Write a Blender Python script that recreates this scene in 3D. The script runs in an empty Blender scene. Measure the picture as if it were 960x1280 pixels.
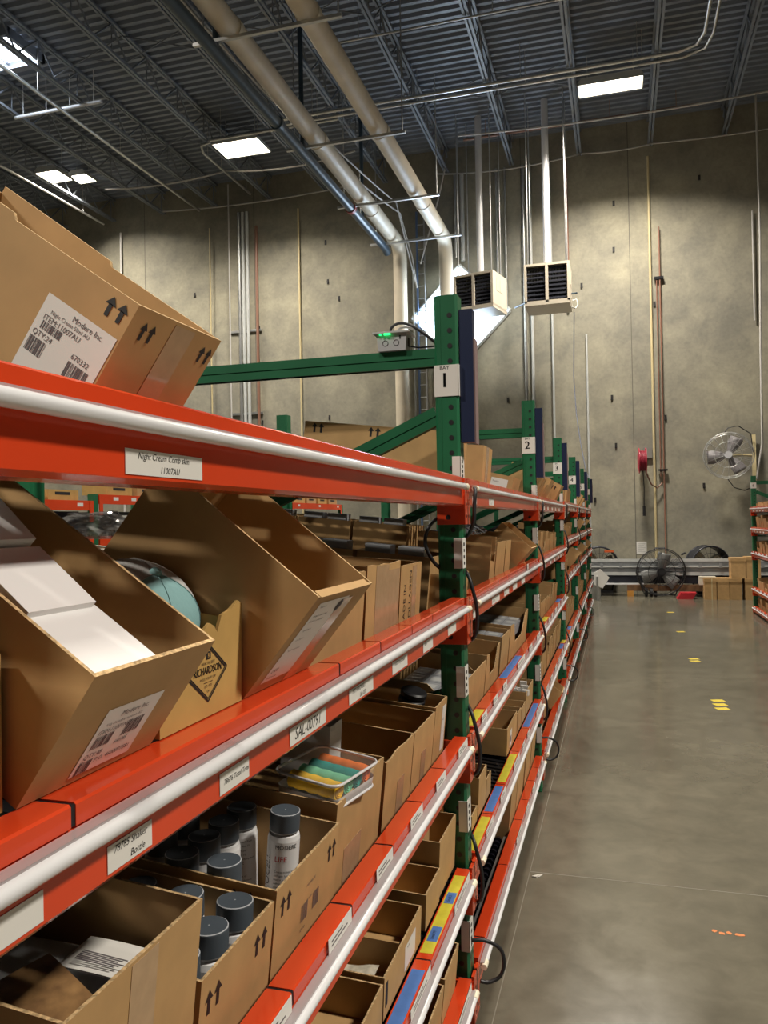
import bpy, math, random
from mathutils import Matrix, Vector, noise
R = math.radians
sc = bpy.context.scene
C = sc.collection
H = 1.72                      # eye height above the floor
rnd = random.Random(7)

# ------------------------------------------------------------------ materials
MATS = {}
def mat(name, col, rough=.5, metal=0., var=0., scale=8., bump=0., spec=.5, emit=None, estr=0., coat=0., objvar=0., alpha=1., col2=None, detail=4.):
    if name in MATS: return MATS[name]
    m = bpy.data.materials.new(name); m.use_nodes = True
    nt = m.node_tree; b = nt.nodes['Principled BSDF']
    b.inputs['Roughness'].default_value = rough
    b.inputs['Metallic'].default_value = metal
    b.inputs['Specular IOR Level'].default_value = spec
    b.inputs['Coat Weight'].default_value = coat
    b.inputs['Alpha'].default_value = alpha
    c = (*col, 1)
    b.inputs['Base Color'].default_value = c
    if var or bump or col2 or objvar:
        tc = nt.nodes.new('ShaderNodeTexCoord')
        n = nt.nodes.new('ShaderNodeTexNoise'); n.inputs['Scale'].default_value = scale; n.inputs['Detail'].default_value = detail
        nt.links.new(tc.outputs['Object'], n.inputs['Vector'])
        last = None
        if var or col2:
            rp = nt.nodes.new('ShaderNodeValToRGB')
            rp.color_ramp.elements[0].position = .32; rp.color_ramp.elements[1].position = .68
            lo = col2 if col2 else tuple(x * (1 - var) for x in col)
            rp.color_ramp.elements[0].color = (*lo, 1)
            rp.color_ramp.elements[1].color = (*tuple(min(1, x * (1 + var * .6)) for x in col), 1)
            nt.links.new(n.outputs['Fac'], rp.inputs['Fac']); last = rp.outputs['Color']
        if objvar:
            oi = nt.nodes.new('ShaderNodeObjectInfo')
            mr = nt.nodes.new('ShaderNodeMapRange'); mr.inputs['To Min'].default_value = 1 - objvar; mr.inputs['To Max'].default_value = 1 + objvar
            nt.links.new(oi.outputs['Random'], mr.inputs['Value'])
            hs = nt.nodes.new('ShaderNodeHueSaturation')
            nt.links.new(mr.outputs['Result'], hs.inputs['Value'])
            if last: nt.links.new(last, hs.inputs['Color'])
            else: hs.inputs['Color'].default_value = c
            last = hs.outputs['Color']
        if last: nt.links.new(last, b.inputs['Base Color'])
        if bump:
            bp = nt.nodes.new('ShaderNodeBump'); bp.inputs['Strength'].default_value = bump; bp.inputs['Distance'].default_value = .01
            nt.links.new(n.outputs['Fac'], bp.inputs['Height']); nt.links.new(bp.outputs['Normal'], b.inputs['Normal'])
    if emit:
        b.inputs['Emission Color'].default_value = (*emit, 1); b.inputs['Emission Strength'].default_value = estr
    MATS[name] = m
    return m

RED = mat('painted_orange_red_steel', (.68, .058, .014), .22, var=.08, scale=3, coat=.4)
GREEN = mat('painted_green_steel', (.012, .125, .052), .38, var=.15, scale=5)
CARD = mat('corrugated_cardboard', (.475, .292, .126), .72, var=.1, scale=14, objvar=.07, bump=.02, spec=.3)
EDGE = mat('cardboard_cut_edge', (.60, .41, .21), .85, var=.55, scale=160, spec=.2)
YCARD = mat('yellow_kraft_cardboard', (.50, .31, .10), .75, var=.1, scale=14, spec=.3)
INK = mat('black_print', (.012, .010, .010), .6)
PAPER = mat('white_label_paper', (.74, .72, .68), .45)
PURPLEINK = mat('grey_print', (.10, .085, .09), .6)
TAPE = mat('clear_packing_tape', (.46, .31, .18), .12, spec=.6, var=.1, scale=40)
TUBE = mat('white_light_tube_plastic', (.69, .69, .71), .25, coat=.2)
CREAM = mat('cream_end_cap', (.80, .74, .58), .4)
CLEARSTRIP = mat('clear_plastic_strip', (.50, .46, .47), .12, alpha=.55, spec=.7)
BLACK = mat('black_rubber', (.010, .010, .012), .45)
NAVY = mat('navy_painted_panel', (.006, .014, .052), .4)
DARKSTEEL = mat('dark_roller_steel', (.05, .05, .055), .3, metal=.8)
STEEL = mat('galvanised_steel', (.55, .55, .54), .35, metal=.85, var=.12, scale=6)
CONV = mat('conveyor_recess_shade', (.25, .26, .27), .4, var=.2, scale=3)  # darker grey stands for the shade in the conveyor recesses
LSTEEL = mat('light_grey_painted_steel', (.50, .51, .50), .4, var=.1, scale=4)
BLUETAPE = mat('blue_masking_tape', (.075, .19, .52), .6, var=.1, scale=30)
YELTAPE = mat('yellow_green_tape', (.62, .56, .045), .55, var=.1, scale=30)
WHITE = mat('white_gloss_card', (.82, .80, .80), .22)
SILVER = mat('silver_grey_carton', (.33, .34, .36), .35, var=.1)
CAPGREY = mat('slate_grey_cap_plastic', (.075, .092, .112), .42)
CAPLINE = mat('pale_cap_rim', (.45, .47, .5), .4)
BOTTLE = mat('white_bottle_plastic', (.78, .78, .79), .3)
REDPRINT = mat('red_print', (.55, .02, .03), .5)
PVC = mat('cream_pvc_pipe', (.66, .58, .45), .45, var=.1, scale=3)
DPIPE = mat('dark_painted_pipe', (.035, .06, .085), .35)
DECK = mat('dark_grey_painted_deck', (.19, .215, .26), .45, var=.1, scale=1.5)
JOIST = mat('grey_painted_joist', (.17, .19, .22), .45)
CABLE = mat('pale_grey_cable', (.52, .50, .48), .5)
BEIGE = mat('beige_heater_casing', (.62, .55, .44), .45)
DARKGRILL = mat('dark_heater_louvre', (.03, .032, .045), .4)
YELPIPE = mat('yellow_painted_pipe', (.58, .48, .27), .45)
COPPER = mat('copper_coloured_pipe', (.24, .12, .08), .45)
REELRED = mat('red_hose_reel_paint', (.45, .03, .06), .4)
WOOD = mat('brown_timber', (.15, .075, .03), .7, var=.3, scale=9)
ORANGE = mat('orange_painted_leg', (.45, .20, .03), .6)
GLOW = mat('lit_lamp_lens', (1, 1, 1), .4, emit=(1, .90, .70), estr=14)
SKYLIT = mat('bright_daylight_glazing', (1, 1, 1), .2, emit=(.60, .78, 1), estr=14)
SKYLIT2 = mat('bright_skylight_glazing', (1, 1, 1), .2, emit=(.85, .92, 1), estr=7)
GREENLED = mat('green_indicator_light', (.02, .6, .1), .3, emit=(.02, 1, .2), estr=2.2)
TEAL = mat('pale_teal_cotton', (.23, .42, .43), .85, bump=.1, scale=90)
MESHW = mat('white_cap_netting', (.52, .51, .50), .9, var=.25, scale=700)
CLOTHS = {'orange': mat('orange_cloth', (.80, .17, .01), .7, bump=.1, scale=60), 'teal': mat('teal_cloth', (.01, .28, .24), .7, bump=.1, scale=60),
          'mint': mat('mint_green_cloth', (.17, .55, .33), .7, bump=.1, scale=60), 'yellow': mat('yellow_cloth', (.83, .50, .01), .7, bump=.1, scale=60)}
CLEAR = mat('clear_vinyl', (.9, .9, .92), .05, alpha=.07, spec=.8)
PIPING = mat('white_vinyl_piping', (.75, .73, .74), .3)
FILM = mat('crumpled_grey_film', (.35, .34, .33), .12, alpha=.55, spec=.9)
PHOTO = mat('printed_food_photo', (.42, .24, .10), .3, col2=(.10, .05, .025), scale=26, detail=6)
PALEPAGE = mat('grey_printed_page', (.45, .46, .47), .4, var=.12, scale=30)
GREYBOX = mat('grey_plastic_enclosure', (.42, .42, .44), .45)

def wall_material():
    m = bpy.data.materials.new('tilt_up_concrete'); m.use_nodes = True
    nt = m.node_tree; b = nt.nodes['Principled BSDF']; L = nt.links.new
    b.inputs['Roughness'].default_value = .8
    tc = nt.nodes.new('ShaderNodeTexCoord')
    def ns(scale, detail, dist=0, rough=.55):
        n = nt.nodes.new('ShaderNodeTexNoise'); n.inputs['Scale'].default_value = scale; n.inputs['Detail'].default_value = detail
        n.inputs['Distortion'].default_value = dist; n.inputs['Roughness'].default_value = rough
        L(tc.outputs['Object'], n.inputs['Vector']); return n
    big = ns(.35, 5, .6); mid = ns(1.6, 6, .3, .65); fine = ns(14, 3)
    r1 = nt.nodes.new('ShaderNodeValToRGB'); e = r1.color_ramp.elements
    e[0].position = .3; e[0].color = (.245, .232, .190, 1); e[1].position = .72; e[1].color = (.395, .366, .275, 1)
    L(big.outputs['Fac'], r1.inputs['Fac'])
    r2 = nt.nodes.new('ShaderNodeValToRGB'); e = r2.color_ramp.elements
    e[0].position = .33; e[0].color = (.70, .70, .72, 1); e[1].position = .7; e[1].color = (1.12, 1.1, 1.05, 1)
    L(mid.outputs['Fac'], r2.inputs['Fac'])
    mx = nt.nodes.new('ShaderNodeMix'); mx.data_type = 'RGBA'; mx.blend_type = 'MULTIPLY'; mx.inputs['Factor'].default_value = 1
    L(r1.outputs['Color'], mx.inputs['A']); L(r2.outputs['Color'], mx.inputs['B'])
    r3 = nt.nodes.new('ShaderNodeValToRGB'); e = r3.color_ramp.elements
    e[0].position = .25; e[0].color = (.86, .86, .86, 1); e[1].position = .6; e[1].color = (1, 1, 1, 1)
    L(fine.outputs['Fac'], r3.inputs['Fac'])
    mx2 = nt.nodes.new('ShaderNodeMix'); mx2.data_type = 'RGBA'; mx2.blend_type = 'MULTIPLY'; mx2.inputs['Factor'].default_value = 1
    L(mx.outputs['Result'], mx2.inputs['A']); L(r3.outputs['Color'], mx2.inputs['B'])
    L(mx2.outputs['Result'], b.inputs['Base Color'])
    return m
WALLM = wall_material(); DARKWALL = mat('darkened_concrete', (.10, .09, .075), .85)  # unseen walls coloured dark to cut bounce light

def floor_material():
    m = bpy.data.materials.new('polished_concrete'); m.use_nodes = True
    nt = m.node_tree; b = nt.nodes['Principled BSDF']; L = nt.links.new
    tc = nt.nodes.new('ShaderNodeTexCoord')
    def ns(scale, detail, vec=None, dist=.4):
        n = nt.nodes.new('ShaderNodeTexNoise'); n.inputs['Scale'].default_value = scale; n.inputs['Detail'].default_value = detail
        n.inputs['Distortion'].default_value = dist; n.inputs['Roughness'].default_value = .6
        L(vec or tc.outputs['Object'], n.inputs['Vector']); return n
    big = ns(.9, 6); mid = ns(5, 6); spk = ns(60, 2)
    r1 = nt.nodes.new('ShaderNodeValToRGB'); e = r1.color_ramp.elements
    e[0].position = .3; e[0].color = (.098, .088, .064, 1); e[1].position = .7; e[1].color = (.155, .139, .104, 1)
    L(big.outputs['Fac'], r1.inputs['Fac'])
    r2 = nt.nodes.new('ShaderNodeValToRGB'); e = r2.color_ramp.elements
    e[0].position = .3; e[0].color = (.80, .80, .80, 1); e[1].position = .7; e[1].color = (1.12, 1.12, 1.10, 1)
    L(mid.outputs['Fac'], r2.inputs['Fac'])
    mx = nt.nodes.new('ShaderNodeMix'); mx.data_type = 'RGBA'; mx.blend_type = 'MULTIPLY'; mx.inputs['Factor'].default_value = 1
    L(r1.outputs['Color'], mx.inputs['A']); L(r2.outputs['Color'], mx.inputs['B'])
    L(mx.outputs['Result'], b.inputs['Base Color'])
    rr = nt.nodes.new('ShaderNodeMapRange'); rr.inputs['To Min'].default_value = .08; rr.inputs['To Max'].default_value = .24
    L(mid.outputs['Fac'], rr.inputs['Value']); L(rr.outputs['Result'], b.inputs['Roughness'])
    b.inputs['Specular IOR Level'].default_value = .55
    return m
FLOORM = floor_material()

# ------------------------------------------------------------------ mesh builder
class MB:
    def __init__(s): s.v = []; s.f = []; s.m = []; s.sm = []; s.M = Matrix.Identity(4)
    def add(s, vs, fs, mi=0, smooth=False, M=None):
        T = s.M @ M if M is not None else s.M
        n = len(s.v)
        s.v += [T @ Vector(p) for p in vs]
        for f in fs: s.f.append([n + i for i in f]); s.m.append(mi); s.sm.append(smooth)
    def box(s, x0, x1, y0, y1, z0, z1, mi=0, M=None):
        s.add([(x0,y0,z0),(x1,y0,z0),(x1,y1,z0),(x0,y1,z0),(x0,y0,z1),(x1,y0,z1),(x1,y1,z1),(x0,y1,z1)],
              [(3,2,1,0),(4,5,6,7),(0,1,5,4),(1,2,6,5),(2,3,7,6),(3,0,4,7)], mi, False, M)
    def prism(s, pts, axis, a0, a1, mi=0, M=None, top=None):
        # pts 2D polygon (ccw), extruded along axis: 'x' -> (y,z) , 'y' -> (x,z), 'z' -> (x,y)
        def P(p, a):
            return {'x': (a, p[0], p[1]), 'y': (p[0], a, p[1]), 'z': (p[0], p[1], a)}[axis]
        n = len(pts)
        vs = [P(p, a0) for p in pts] + [P(p, a1) for p in pts]
        s.add(vs, [list(range(n))[::-1], list(range(n, 2 * n))], mi, False, M)
        fs = [(i, (i + 1) % n, n + (i + 1) % n, n + i) for i in range(n)]
        for k, f in enumerate(fs): s.add([vs[i] for i in f], [(0,1,2,3)], (top if (top is not None and k in TOPSET) else mi), False, M)
    def tube(s, pts, r, n=8, mi=0, smooth=True, cap=True):
        pts = [Vector(p) for p in pts]
        rs = r if isinstance(r, (list, tuple)) else [r] * len(pts)
        prev = None; rings = []
        for i, p in enumerate(pts):
            d = (pts[min(i + 1, len(pts) - 1)] - pts[max(i - 1, 0)])
            if d.length < 1e-9: d = Vector((0, 0, 1))
            d.normalize()
            if prev is None:
                a = Vector((0, 0, 1)) if abs(d.z) < .9 else Vector((1, 0, 0))
                u = d.cross(a).normalized()
            else:
                u = (prev - d * prev.dot(d))
                u = u.normalized() if u.length > 1e-6 else d.orthogonal().normalized()
            prev = u; w = d.cross(u)
            rings.append([p + (u * math.cos(2*math.pi*k/n) + w * math.sin(2*math.pi*k/n)) * rs[i] for k in range(n)])
        vs = [q for r_ in rings for q in r_]
        fs = []
        for i in range(len(rings) - 1):
            for k in range(n):
                fs.append((i*n+k, i*n+(k+1)%n, (i+1)*n+(k+1)%n, (i+1)*n+k))
        s.add(vs, fs, mi, smooth)
        if cap:
            s.add(rings[0], [list(range(n))[::-1]], mi); s.add(rings[-1], [list(range(n))], mi)
    def cyl(s, p0, p1, r, n=12, mi=0): s.tube([p0, p1], r, n, mi)
    def lathe(s, prof, n=20, mi=0, M=None, mis=None):
        vs = []; 
        for r, z in prof:
            for k in range(n):
                a = 2*math.pi*k/n; vs.append((r*math.cos(a), r*math.sin(a), z))
        for i in range(len(prof) - 1):
            fs = [(i*n+k, i*n+(k+1)%n, (i+1)*n+(k+1)%n, (i+1)*n+k) for k in range(n)]
            # each band own verts so material bands stay crisp
            band = vs[i*n:(i+2)*n]
            s.add(band, [(k, (k+1)%n, n+(k+1)%n, n+k) for k in range(n)], mis[i] if mis else mi, True, M)
    def disc(s, c, nrm, r, n=12, mi=0):
        nrm = Vector(nrm).normalized(); u = nrm.orthogonal().normalized(); w = nrm.cross(u); c = Vector(c)
        s.add([c + (u*math.cos(2*math.pi*k/n) + w*math.sin(2*math.pi*k/n))*r for k in range(n)], [list(range(n))], mi)
    def ring(s, c, nrm, Rr, r, n=32, m=6, mi=0):
        nrm = Vector(nrm).normalized(); u = nrm.orthogonal().normalized(); w = nrm.cross(u); c = Vector(c)
        pts = [c + (u*math.cos(2*math.pi*k/n) + w*math.sin(2*math.pi*k/n))*Rr for k in range(n)]
        vs = []
        for k in range(n):
            d = (pts[k] - c).normalized()
            for j in range(m):
                a = 2*math.pi*j/m; vs.append(pts[k] + (d*math.cos(a) + nrm*math.sin(a))*r)
        s.add(vs, [(k*m+j, ((k+1)%n)*m+j, ((k+1)%n)*m+(j+1)%m, k*m+(j+1)%m) for k in range(n) for j in range(m)], mi, True)
    def text(s, t, size, M, mi=1, ax='LEFT', shear=0., wscale=1.):
        vs, fs = text_geo(t, size, ax, shear)
        s.add([(v[0]*wscale, v[1], 0) for v in vs], fs, mi, False, M)
TOPSET = ()

_TC = {}
def text_geo(t, size, ax, shear):
    k = (t, ax, shear)
    if k not in _TC:
        cu = bpy.data.curves.new('lettering', 'FONT'); cu.body = t; cu.align_x = ax; cu.align_y = 'CENTER'; cu.size = 1; cu.shear = shear; cu.resolution_u = 2
        ob = bpy.data.objects.new('lettering', cu); C.objects.link(ob)
        dg = bpy.context.evaluated_depsgraph_get(); dg.update()
        me = bpy.data.meshes.new_from_object(ob.evaluated_get(dg))
        _TC[k] = ([tuple(v.co) for v in me.vertices], [tuple(p.vertices) for p in me.polygons])
        bpy.data.objects.remove(ob); bpy.data.curves.remove(cu); bpy.data.meshes.remove(me)
    vs, fs = _TC[k]
    return [(v[0]*size, v[1]*size, 0) for v in vs], fs

def frame(o, u, v):
    """matrix whose local x,y,z are u, v, u x v at origin o"""
    u = Vector(u).normalized(); v = Vector(v).normalized(); n = u.cross(v).normalized(); v = n.cross(u)
    return Matrix(((u.x, v.x, n.x, o[0]), (u.y, v.y, n.y, o[1]), (u.z, v.z, n.z, o[2]), (0,0,0,1)))

def build(name, mb, mats, parent=None):
    me = bpy.data.meshes.new(name)
    me.from_pydata([tuple(v) for v in mb.v], [], mb.f)
    for m in (mats if isinstance(mats, (list, tuple)) else [mats]): me.materials.append(m)
    for p, mi, sm in zip(me.polygons, mb.m, mb.sm): p.material_index = mi; p.use_smooth = sm
    me.update()
    o = bpy.data.objects.new(name, me); C.objects.link(o)
    if parent is not None: o.parent = parent
    return o
def tag(o, label, cat, group=None, kind=None):
    o['label'] = label; o['category'] = cat
    if group: o['group'] = group
    if kind: o['kind'] = kind
    return o
def thing(name, label, cat, loc=(0,0,0), rot=(0,0,0), group=None):
    o = bpy.data.objects.new(name, None); C.objects.link(o)
    o.empty_display_size = .1; o.location = loc; o.rotation_euler = rot
    return tag(o, label, cat, group)
def struct(name, mb, mats):
    o = build(name, mb, mats); o['kind'] = 'structure'; return o
def place(o, loc, rot=(0,0,0)):
    o.location = loc; o.rotation_euler = rot; return o
ORD = ['first','second','third','fourth','fifth','sixth','seventh','eighth','ninth','tenth','eleventh','twelfth','thirteenth','fourteenth','fifteenth','sixteenth','seventeenth','eighteenth','nineteenth','twentieth']
LEVEL = ['top', 'second', 'third', 'fourth', 'bottom']
WORLDV = lambda r: r + H

# ------------------------------------------------------------------ camera
YAW, PITCH, ROLL = R(16.3218), R(.6227), R(1.05)
f = Vector((-math.sin(YAW)*math.cos(PITCH), math.cos(YAW)*math.cos(PITCH), math.sin(PITCH)))
r = Vector((math.cos(YAW), math.sin(YAW), 0)); u = r.cross(f)
r2 = r*math.cos(ROLL) - u*math.sin(ROLL); u2 = u*math.cos(ROLL) + r*math.sin(ROLL)
cd = bpy.data.cameras.new('camera'); cam = bpy.data.objects.new('camera', cd); C.objects.link(cam)
cam.matrix_world = Matrix(((r2.x, u2.x, -f.x, 0), (r2.y, u2.y, -f.y, 0), (r2.z, u2.z, -f.z, H), (0,0,0,1)))
cd.sensor_fit = 'HORIZONTAL'; cd.sensor_width = 36; cd.lens = 37.5; cd.clip_start = .02; cd.clip_end = 200
sc.camera = cam

# ------------------------------------------------------------------ setting
WY = 19.0; XL, XR, YB = -24.0, 12.0, -14.0; ZD = H + 8.98
mb = MB(); mb.box(XL, XR, YB, WY, -.2, 0); struct('floor', mb, FLOORM)
# corrugated roof deck: ribs run across the aisle
mb = MB(); pitch = .2; y = YB
prof = []
while y < WY + .3:
    prof += [(y, ZD), (y + .075, ZD), (y + .1, ZD + .06), (y + .175, ZD + .06)]; y += pitch
vs = [(XL, a, b) for a, b in prof] + [(XR, a, b) for a, b in prof]; n = len(prof)
mb.add(vs, [(i, i+1, n+i+1, n+i) for i in range(n - 1)])
mb.box(XL, XR, YB, WY + .3, ZD + .07, ZD + .25)
struct('ceiling', mb, DECK)
mb = MB(); mb.box(XL, XR, WY, WY + .3, -.2, ZD + .2)
hooks = [(-6.975,7.077),(-6.93,6.076),(-6.95,2.63),(-.706,5.349),(-.084,2.718),(-.019,1.616),(1.834,.648),(.043,7.164),(.021,6.102),(.878,4.773),(1.879,7.498),(-6.637,5.621),(-2.453,2.805),(1.062,2.198),(-.504,.386),(-8.849,5.062),(-8.8,2.6),(-10.7,6.1),(-10.7,2.6)]
for k, (x, z) in enumerate(hooks):
    z += H
    mb.box(x - .026, x + .026, WY - .004, WY + .01, z - .06, z + .06, 1)
    mb.box(x - .02, x + .02, WY - .03, WY + .01, z - .06, z + .02, 1)
for x in (-12.2, -8.95, -2.05, 1.02 - .65, 4.6):
    mb.box(x - .008, x + .008, WY - .003, WY + .01, 0, ZD, 2)  # dark strips mark the vertical panel joints
struct('wall_back', mb, [WALLM, INK, mat('dark_panel_joint', (.12, .11, .09), .8)])
mb = MB(); mb.box(XL - .3, XL, YB, WY + .3, -.2, ZD + .2); struct('wall_left', mb, DARKWALL)
mb = MB(); mb.box(XR, XR + .3, YB, WY + .3, -.2, ZD + .2); struct('wall_right', mb, DARKWALL)
mb = MB(); mb.box(XL, XR, YB - .3, YB, -.2, ZD + .2); struct('wall_front', mb, DARKWALL)

# diamond window in the back wall
wx, wz, hd = -3.555, H + 4.92, 1.2
mb = MB()
dia = [(wx, wz + hd), (wx - hd, wz), (wx, wz - hd), (wx + hd, wz)]
mb.add([(p[0], WY - .012, p[1]) for p in dia], [(0,1,2,3)], 1)
for i in range(4):
    a, b = dia[i], dia[(i + 1) % 4]
    mb.tube([(a[0], WY - .04, a[1]), (b[0], WY - .04, b[1])], .045, 4, 0, False)
struct('window_1', mb, [LSTEEL, SKYLIT])
# skylight in the roof, far left
sx, sy = -11.0, 12.3
mb = MB(); mb.box(sx - .75, sx + .62, sy - .45, sy + .4, ZD - .03, ZD - .012, 1)
for a in ((sx-.82, sx-.75, sy-.5, sy+.47), (sx+.62, sx+.69, sy-.5, sy+.47), (sx-.82, sx+.69, sy-.52, sy-.45), (sx-.82, sx+.69, sy+.4, sy+.47)):
    mb.box(*a, ZD - .16, ZD + .02)
mb.box(sx - .1, sx - .07, sy - .45, sy + .4, ZD - .08, ZD - .04)
struct('window_2', mb, [DECK, SKYLIT2])

# ------------------------------------------------------------------ roof joists (each a thing)
ZJ = H + 8.36
jx = [-.70 + 1.555 * k for k in range(-9, 4)]
jmesh = {}
def joist_meshes():
    for side in ('near',):
        a = MB()
        for dx in (-.035, .035): a.box(dx - .022, dx + .022, 3, WY, 0, .05)
        t = MB()
        for dx in (-.035, .035): t.box(dx - .022, dx + .022, 3, WY, .555, .6)
        w = MB(); y = 4.
        while y < WY - .5:
            w.tube([(0, y, .03), (0, y + .55, .57)], .019, 5); w.tube([(0, y + .55, .57), (0, y + 1.1, .03)], .019, 5)
            w.tube([(0, y + .55, .57), (0, y + .55, .03)], .011, 5)
            y += 1.1
        return a, t, w
a_, t_, w_ = joist_meshes()
j0 = None
for k, x in enumerate(jx):
    rt = thing('roof_joist', '%s open-web steel roof joist counted from the left, under the corrugated deck' % ORD[k], 'joist', (x, 0, ZJ), group='roof joists')
    if j0 is None:
        j0 = [build('bottom_chord', a_, JOIST, rt), build('top_chord', t_, JOIST, rt), build('web_bars', w_, JOIST, rt)]
    else:
        for o in j0:
            c = o.copy(); C.objects.link(c); c.parent = rt
# bearing pockets below the deck and the cross bridging / conduits
def run(name, pts, r, m, label, cat='conduit', n=8, group=None):
    mb = MB(); mb.tube(pts, r, n)
    if name in ('sprinkler_pipe', 'conduit') and max(p[2] for p in pts) > H + 7 and abs(pts[0][2] - pts[1][2]) < .3:
        a_, b_ = Vector(pts[0]), Vector(pts[1])
        for q in range(4): p_ = a_.lerp(b_, .1 + .27*q); mb.tube([p_, (p_.x, p_.y, ZD + .03)], .007, 5)
    o = build(name, mb, m); return tag(o, label, cat, group)
def sag(x0, x1, y, z, d, seg=10, y1=None):
    return [(x0 + (x1-x0)*t/seg, y + ((y1 if y1 is not None else y)-y)*t/seg, z - d*4*(t/seg)*(1-t/seg)) for t in range(seg + 1)]
run('conduit', [(-6.6, 15.2, ZJ - .05), (1.2, 15.2, ZJ - .05), (1.5, 15.05, ZJ - .05), (1.6, 14.7, ZJ - .05), (1.6, 8, ZJ - .05)], .035, STEEL, 'steel conduit running across under the joists in front of the right lamp')
run('conduit', [(-6.6, 15.45, ZJ - .03), (1.3, 15.45, ZJ - .03), (1.66, 15.25, ZJ - .03), (1.75, 14.8, ZJ - .03), (1.75, 8, ZJ - .03)], .03, STEEL, 'second steel conduit behind the one before the right lamp')
run('conduit', [(-5, 13.1, ZJ - .03), (3.6, 13.1, ZJ - .03)], .018, STEEL, 'thin pale conduit crossing the joists nearest the camera')
run('cable', sag(-3.2, 4.2, 17.2, ZJ + .02, .12), .02, CABLE, 'pale cable sagging across the joists behind the right lamp', 'cable')
run('cable', sag(-4.0, -.65, 18.85, ZJ - .02, .12) + sag(-.65, .9, 18.85, ZJ - .02, .05) + sag(.9, 4.2, 18.85, ZJ - .02, .05), .018, CABLE, 'pale cable looping along the wall top under the joist ends', 'cable')
run('cable', sag(-11.5, -6, 18.8, ZJ + .0, .1), .02, CABLE, 'pale cable along the wall top at the left', 'cable')
run('cable', sag(-12, -8.7, 17, ZJ - .05, .1) + sag(-8.7, -5.5, 17, ZJ - .05, .15), .02, CABLE, 'pale cable sagging behind the middle lamp', 'cable')
run('conduit', [(-8.4, 15.6, ZJ - .02), (-5.4, 15.6, ZJ - .02)], .03, STEEL, 'short steel conduit beside the middle lamp')
run('conduit', [(-8.75, 18.4, ZJ - .05), (-8.75, 16.0, ZJ - .05), (-8.62, 15.68, ZJ - .05), (-8.35, 15.6, ZJ - .05)], .03, STEEL, 'steel conduit with an elbow left of the middle lamp')
run('conduit', [(-11.6, 13.45, ZJ - .04), (-9.55, 13.45, ZJ - .04)], .035, TUBE, 'short conduit coloured white for the light it catches near the skylight')  # white colour carries the streak of light along this pipe
run('sprinkler_pipe', [(-10.3, 9, ZJ - .2), (-10.3, 18.6, ZJ - .2)], .035, STEEL, 'thin steel pipe running to the wall near the skylight', 'pipe')
run('sprinkler_pipe', [(-13.2, 9, ZJ - .2), (-13.2, 18.6, ZJ - .2)], .03, STEEL, 'thin steel pipe running past the pair of lamps', 'pipe')
run('sprinkler_pipe', [(-3.2, 17.9, ZJ + .25), (1.8, 17.9, ZJ + .25)], .03, COPPER, 'thin copper coloured pipe across the joists above the heaters', 'pipe')
# thin X-bridging between joists
for k in range(3, 9):
    x0, x1 = jx[k], jx[k+1]
    o = bpy.data.objects.new('cross_bracing', None); C.objects.link(o)
    for yy in (12.6, 15.9):
        mb = MB(); mb.tube([(x0, yy, ZJ + .04), (x1, yy, ZJ + .56)], .012, 5); build('rod', mb, JOIST, o); mb = MB(); mb.tube([(x0, yy + .03, ZJ + .56), (x1, yy + .03, ZJ + .04)], .012, 5); build('rod', mb, JOIST, o)
    tag(o, 'thin crossed bracing rods between the %s and %s roof joists from the left' % (ORD[k], ORD[k+1]), 'bracing', 'joist bracing')

# ------------------------------------------------------------------ lamps
def lamp_fixture(x, y, z, w, d, label):
    rt = thing('ceiling_lamp', label, 'lamp', (x, y, z), group='ceiling lamps')
    mb = MB(); mb.prism([(-w/2, .02), (w/2, .02), (w/2 - .08, .1), (-w/2 + .08, .1)], 'y', -d/2, d/2)
    for a in (-d/2, d/2 - .02): mb.box(-w/2, w/2, a, a + .02, -.03, .02)
    for a in (-w/2, w/2 - .02): mb.box(a, a + .02, -d/2, d/2, -.03, .02)
    build('housing', mb, LSTEEL, rt)
    mb = MB(); mb.box(-w/2 + .02, w/2 - .02, -d/2 + .02, d/2 - .02, -.012, .018); build('lens', mb, GLOW, rt)
    mb = MB()
    for a in (-w*.35, w*.35): mb.tube([(a, 0, .1), (a, 0, ZD - z + .02)], .006, 5)
    build('hanger_wire', mb, STEEL, rt)
def arealight(x, y, z, w, d, power, spread=142, col=(1, .93, .81)):
    l = bpy.data.lights.new('lamp_light', 'AREA'); l.shape = 'RECTANGLE'; l.size = w; l.size_y = d; l.energy = power; l.spread = R(spread); l.color = col
    o = bpy.data.objects.new('lamp_light', l); C.objects.link(o); o.location = (x, y, z); return o
LZ = ZJ - .02
vis = [(.02, 16.05, LZ, 1.22, .5, 'bright rectangular ceiling lamp near the wall over the aisle, rightmost lamp'),
       (-7.85, 16.1, LZ, 1.1, .75, 'bright rectangular ceiling lamp in the middle of the roof, left of the pipes'),
       (-12.7, 16.0, LZ, .62, .62, 'larger and left one of two bright lamps close together at far left'),
       (-12.65, 17.0, LZ + .35, .5, .5, 'smaller and right one of two bright lamps close together at far left')]
POW = 640
for v in vis:
    lamp_fixture(*v); arealight(v[0], v[1], v[2] - .05, v[3], v[4], POW*1.05 if v[3] > 1.15 else POW*.6 if v[3] > 1 else POW*.3)
for x, y, q in ((7.0, 2.6, 2.1), (.02, 6.5, .45), (.02, -5., .7), (-7.85, -4., 1.9), (-7.85, 6., .5), (-15.7, 4., .6), (-16.5, 16., .3)):
    arealight(x, y, LZ - .05, 1.22, .5, POW*q)
sk = arealight(sx - .05, sy - .1, ZD - .06, 1.3, .8, 90, 170, (.8, .9, 1))
wl = arealight(wx, WY - .1, wz, 1.6, 1.6, 120, 170, (.6, .78, 1)); wl.rotation_euler = (R(-90), 0, 0)

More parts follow.
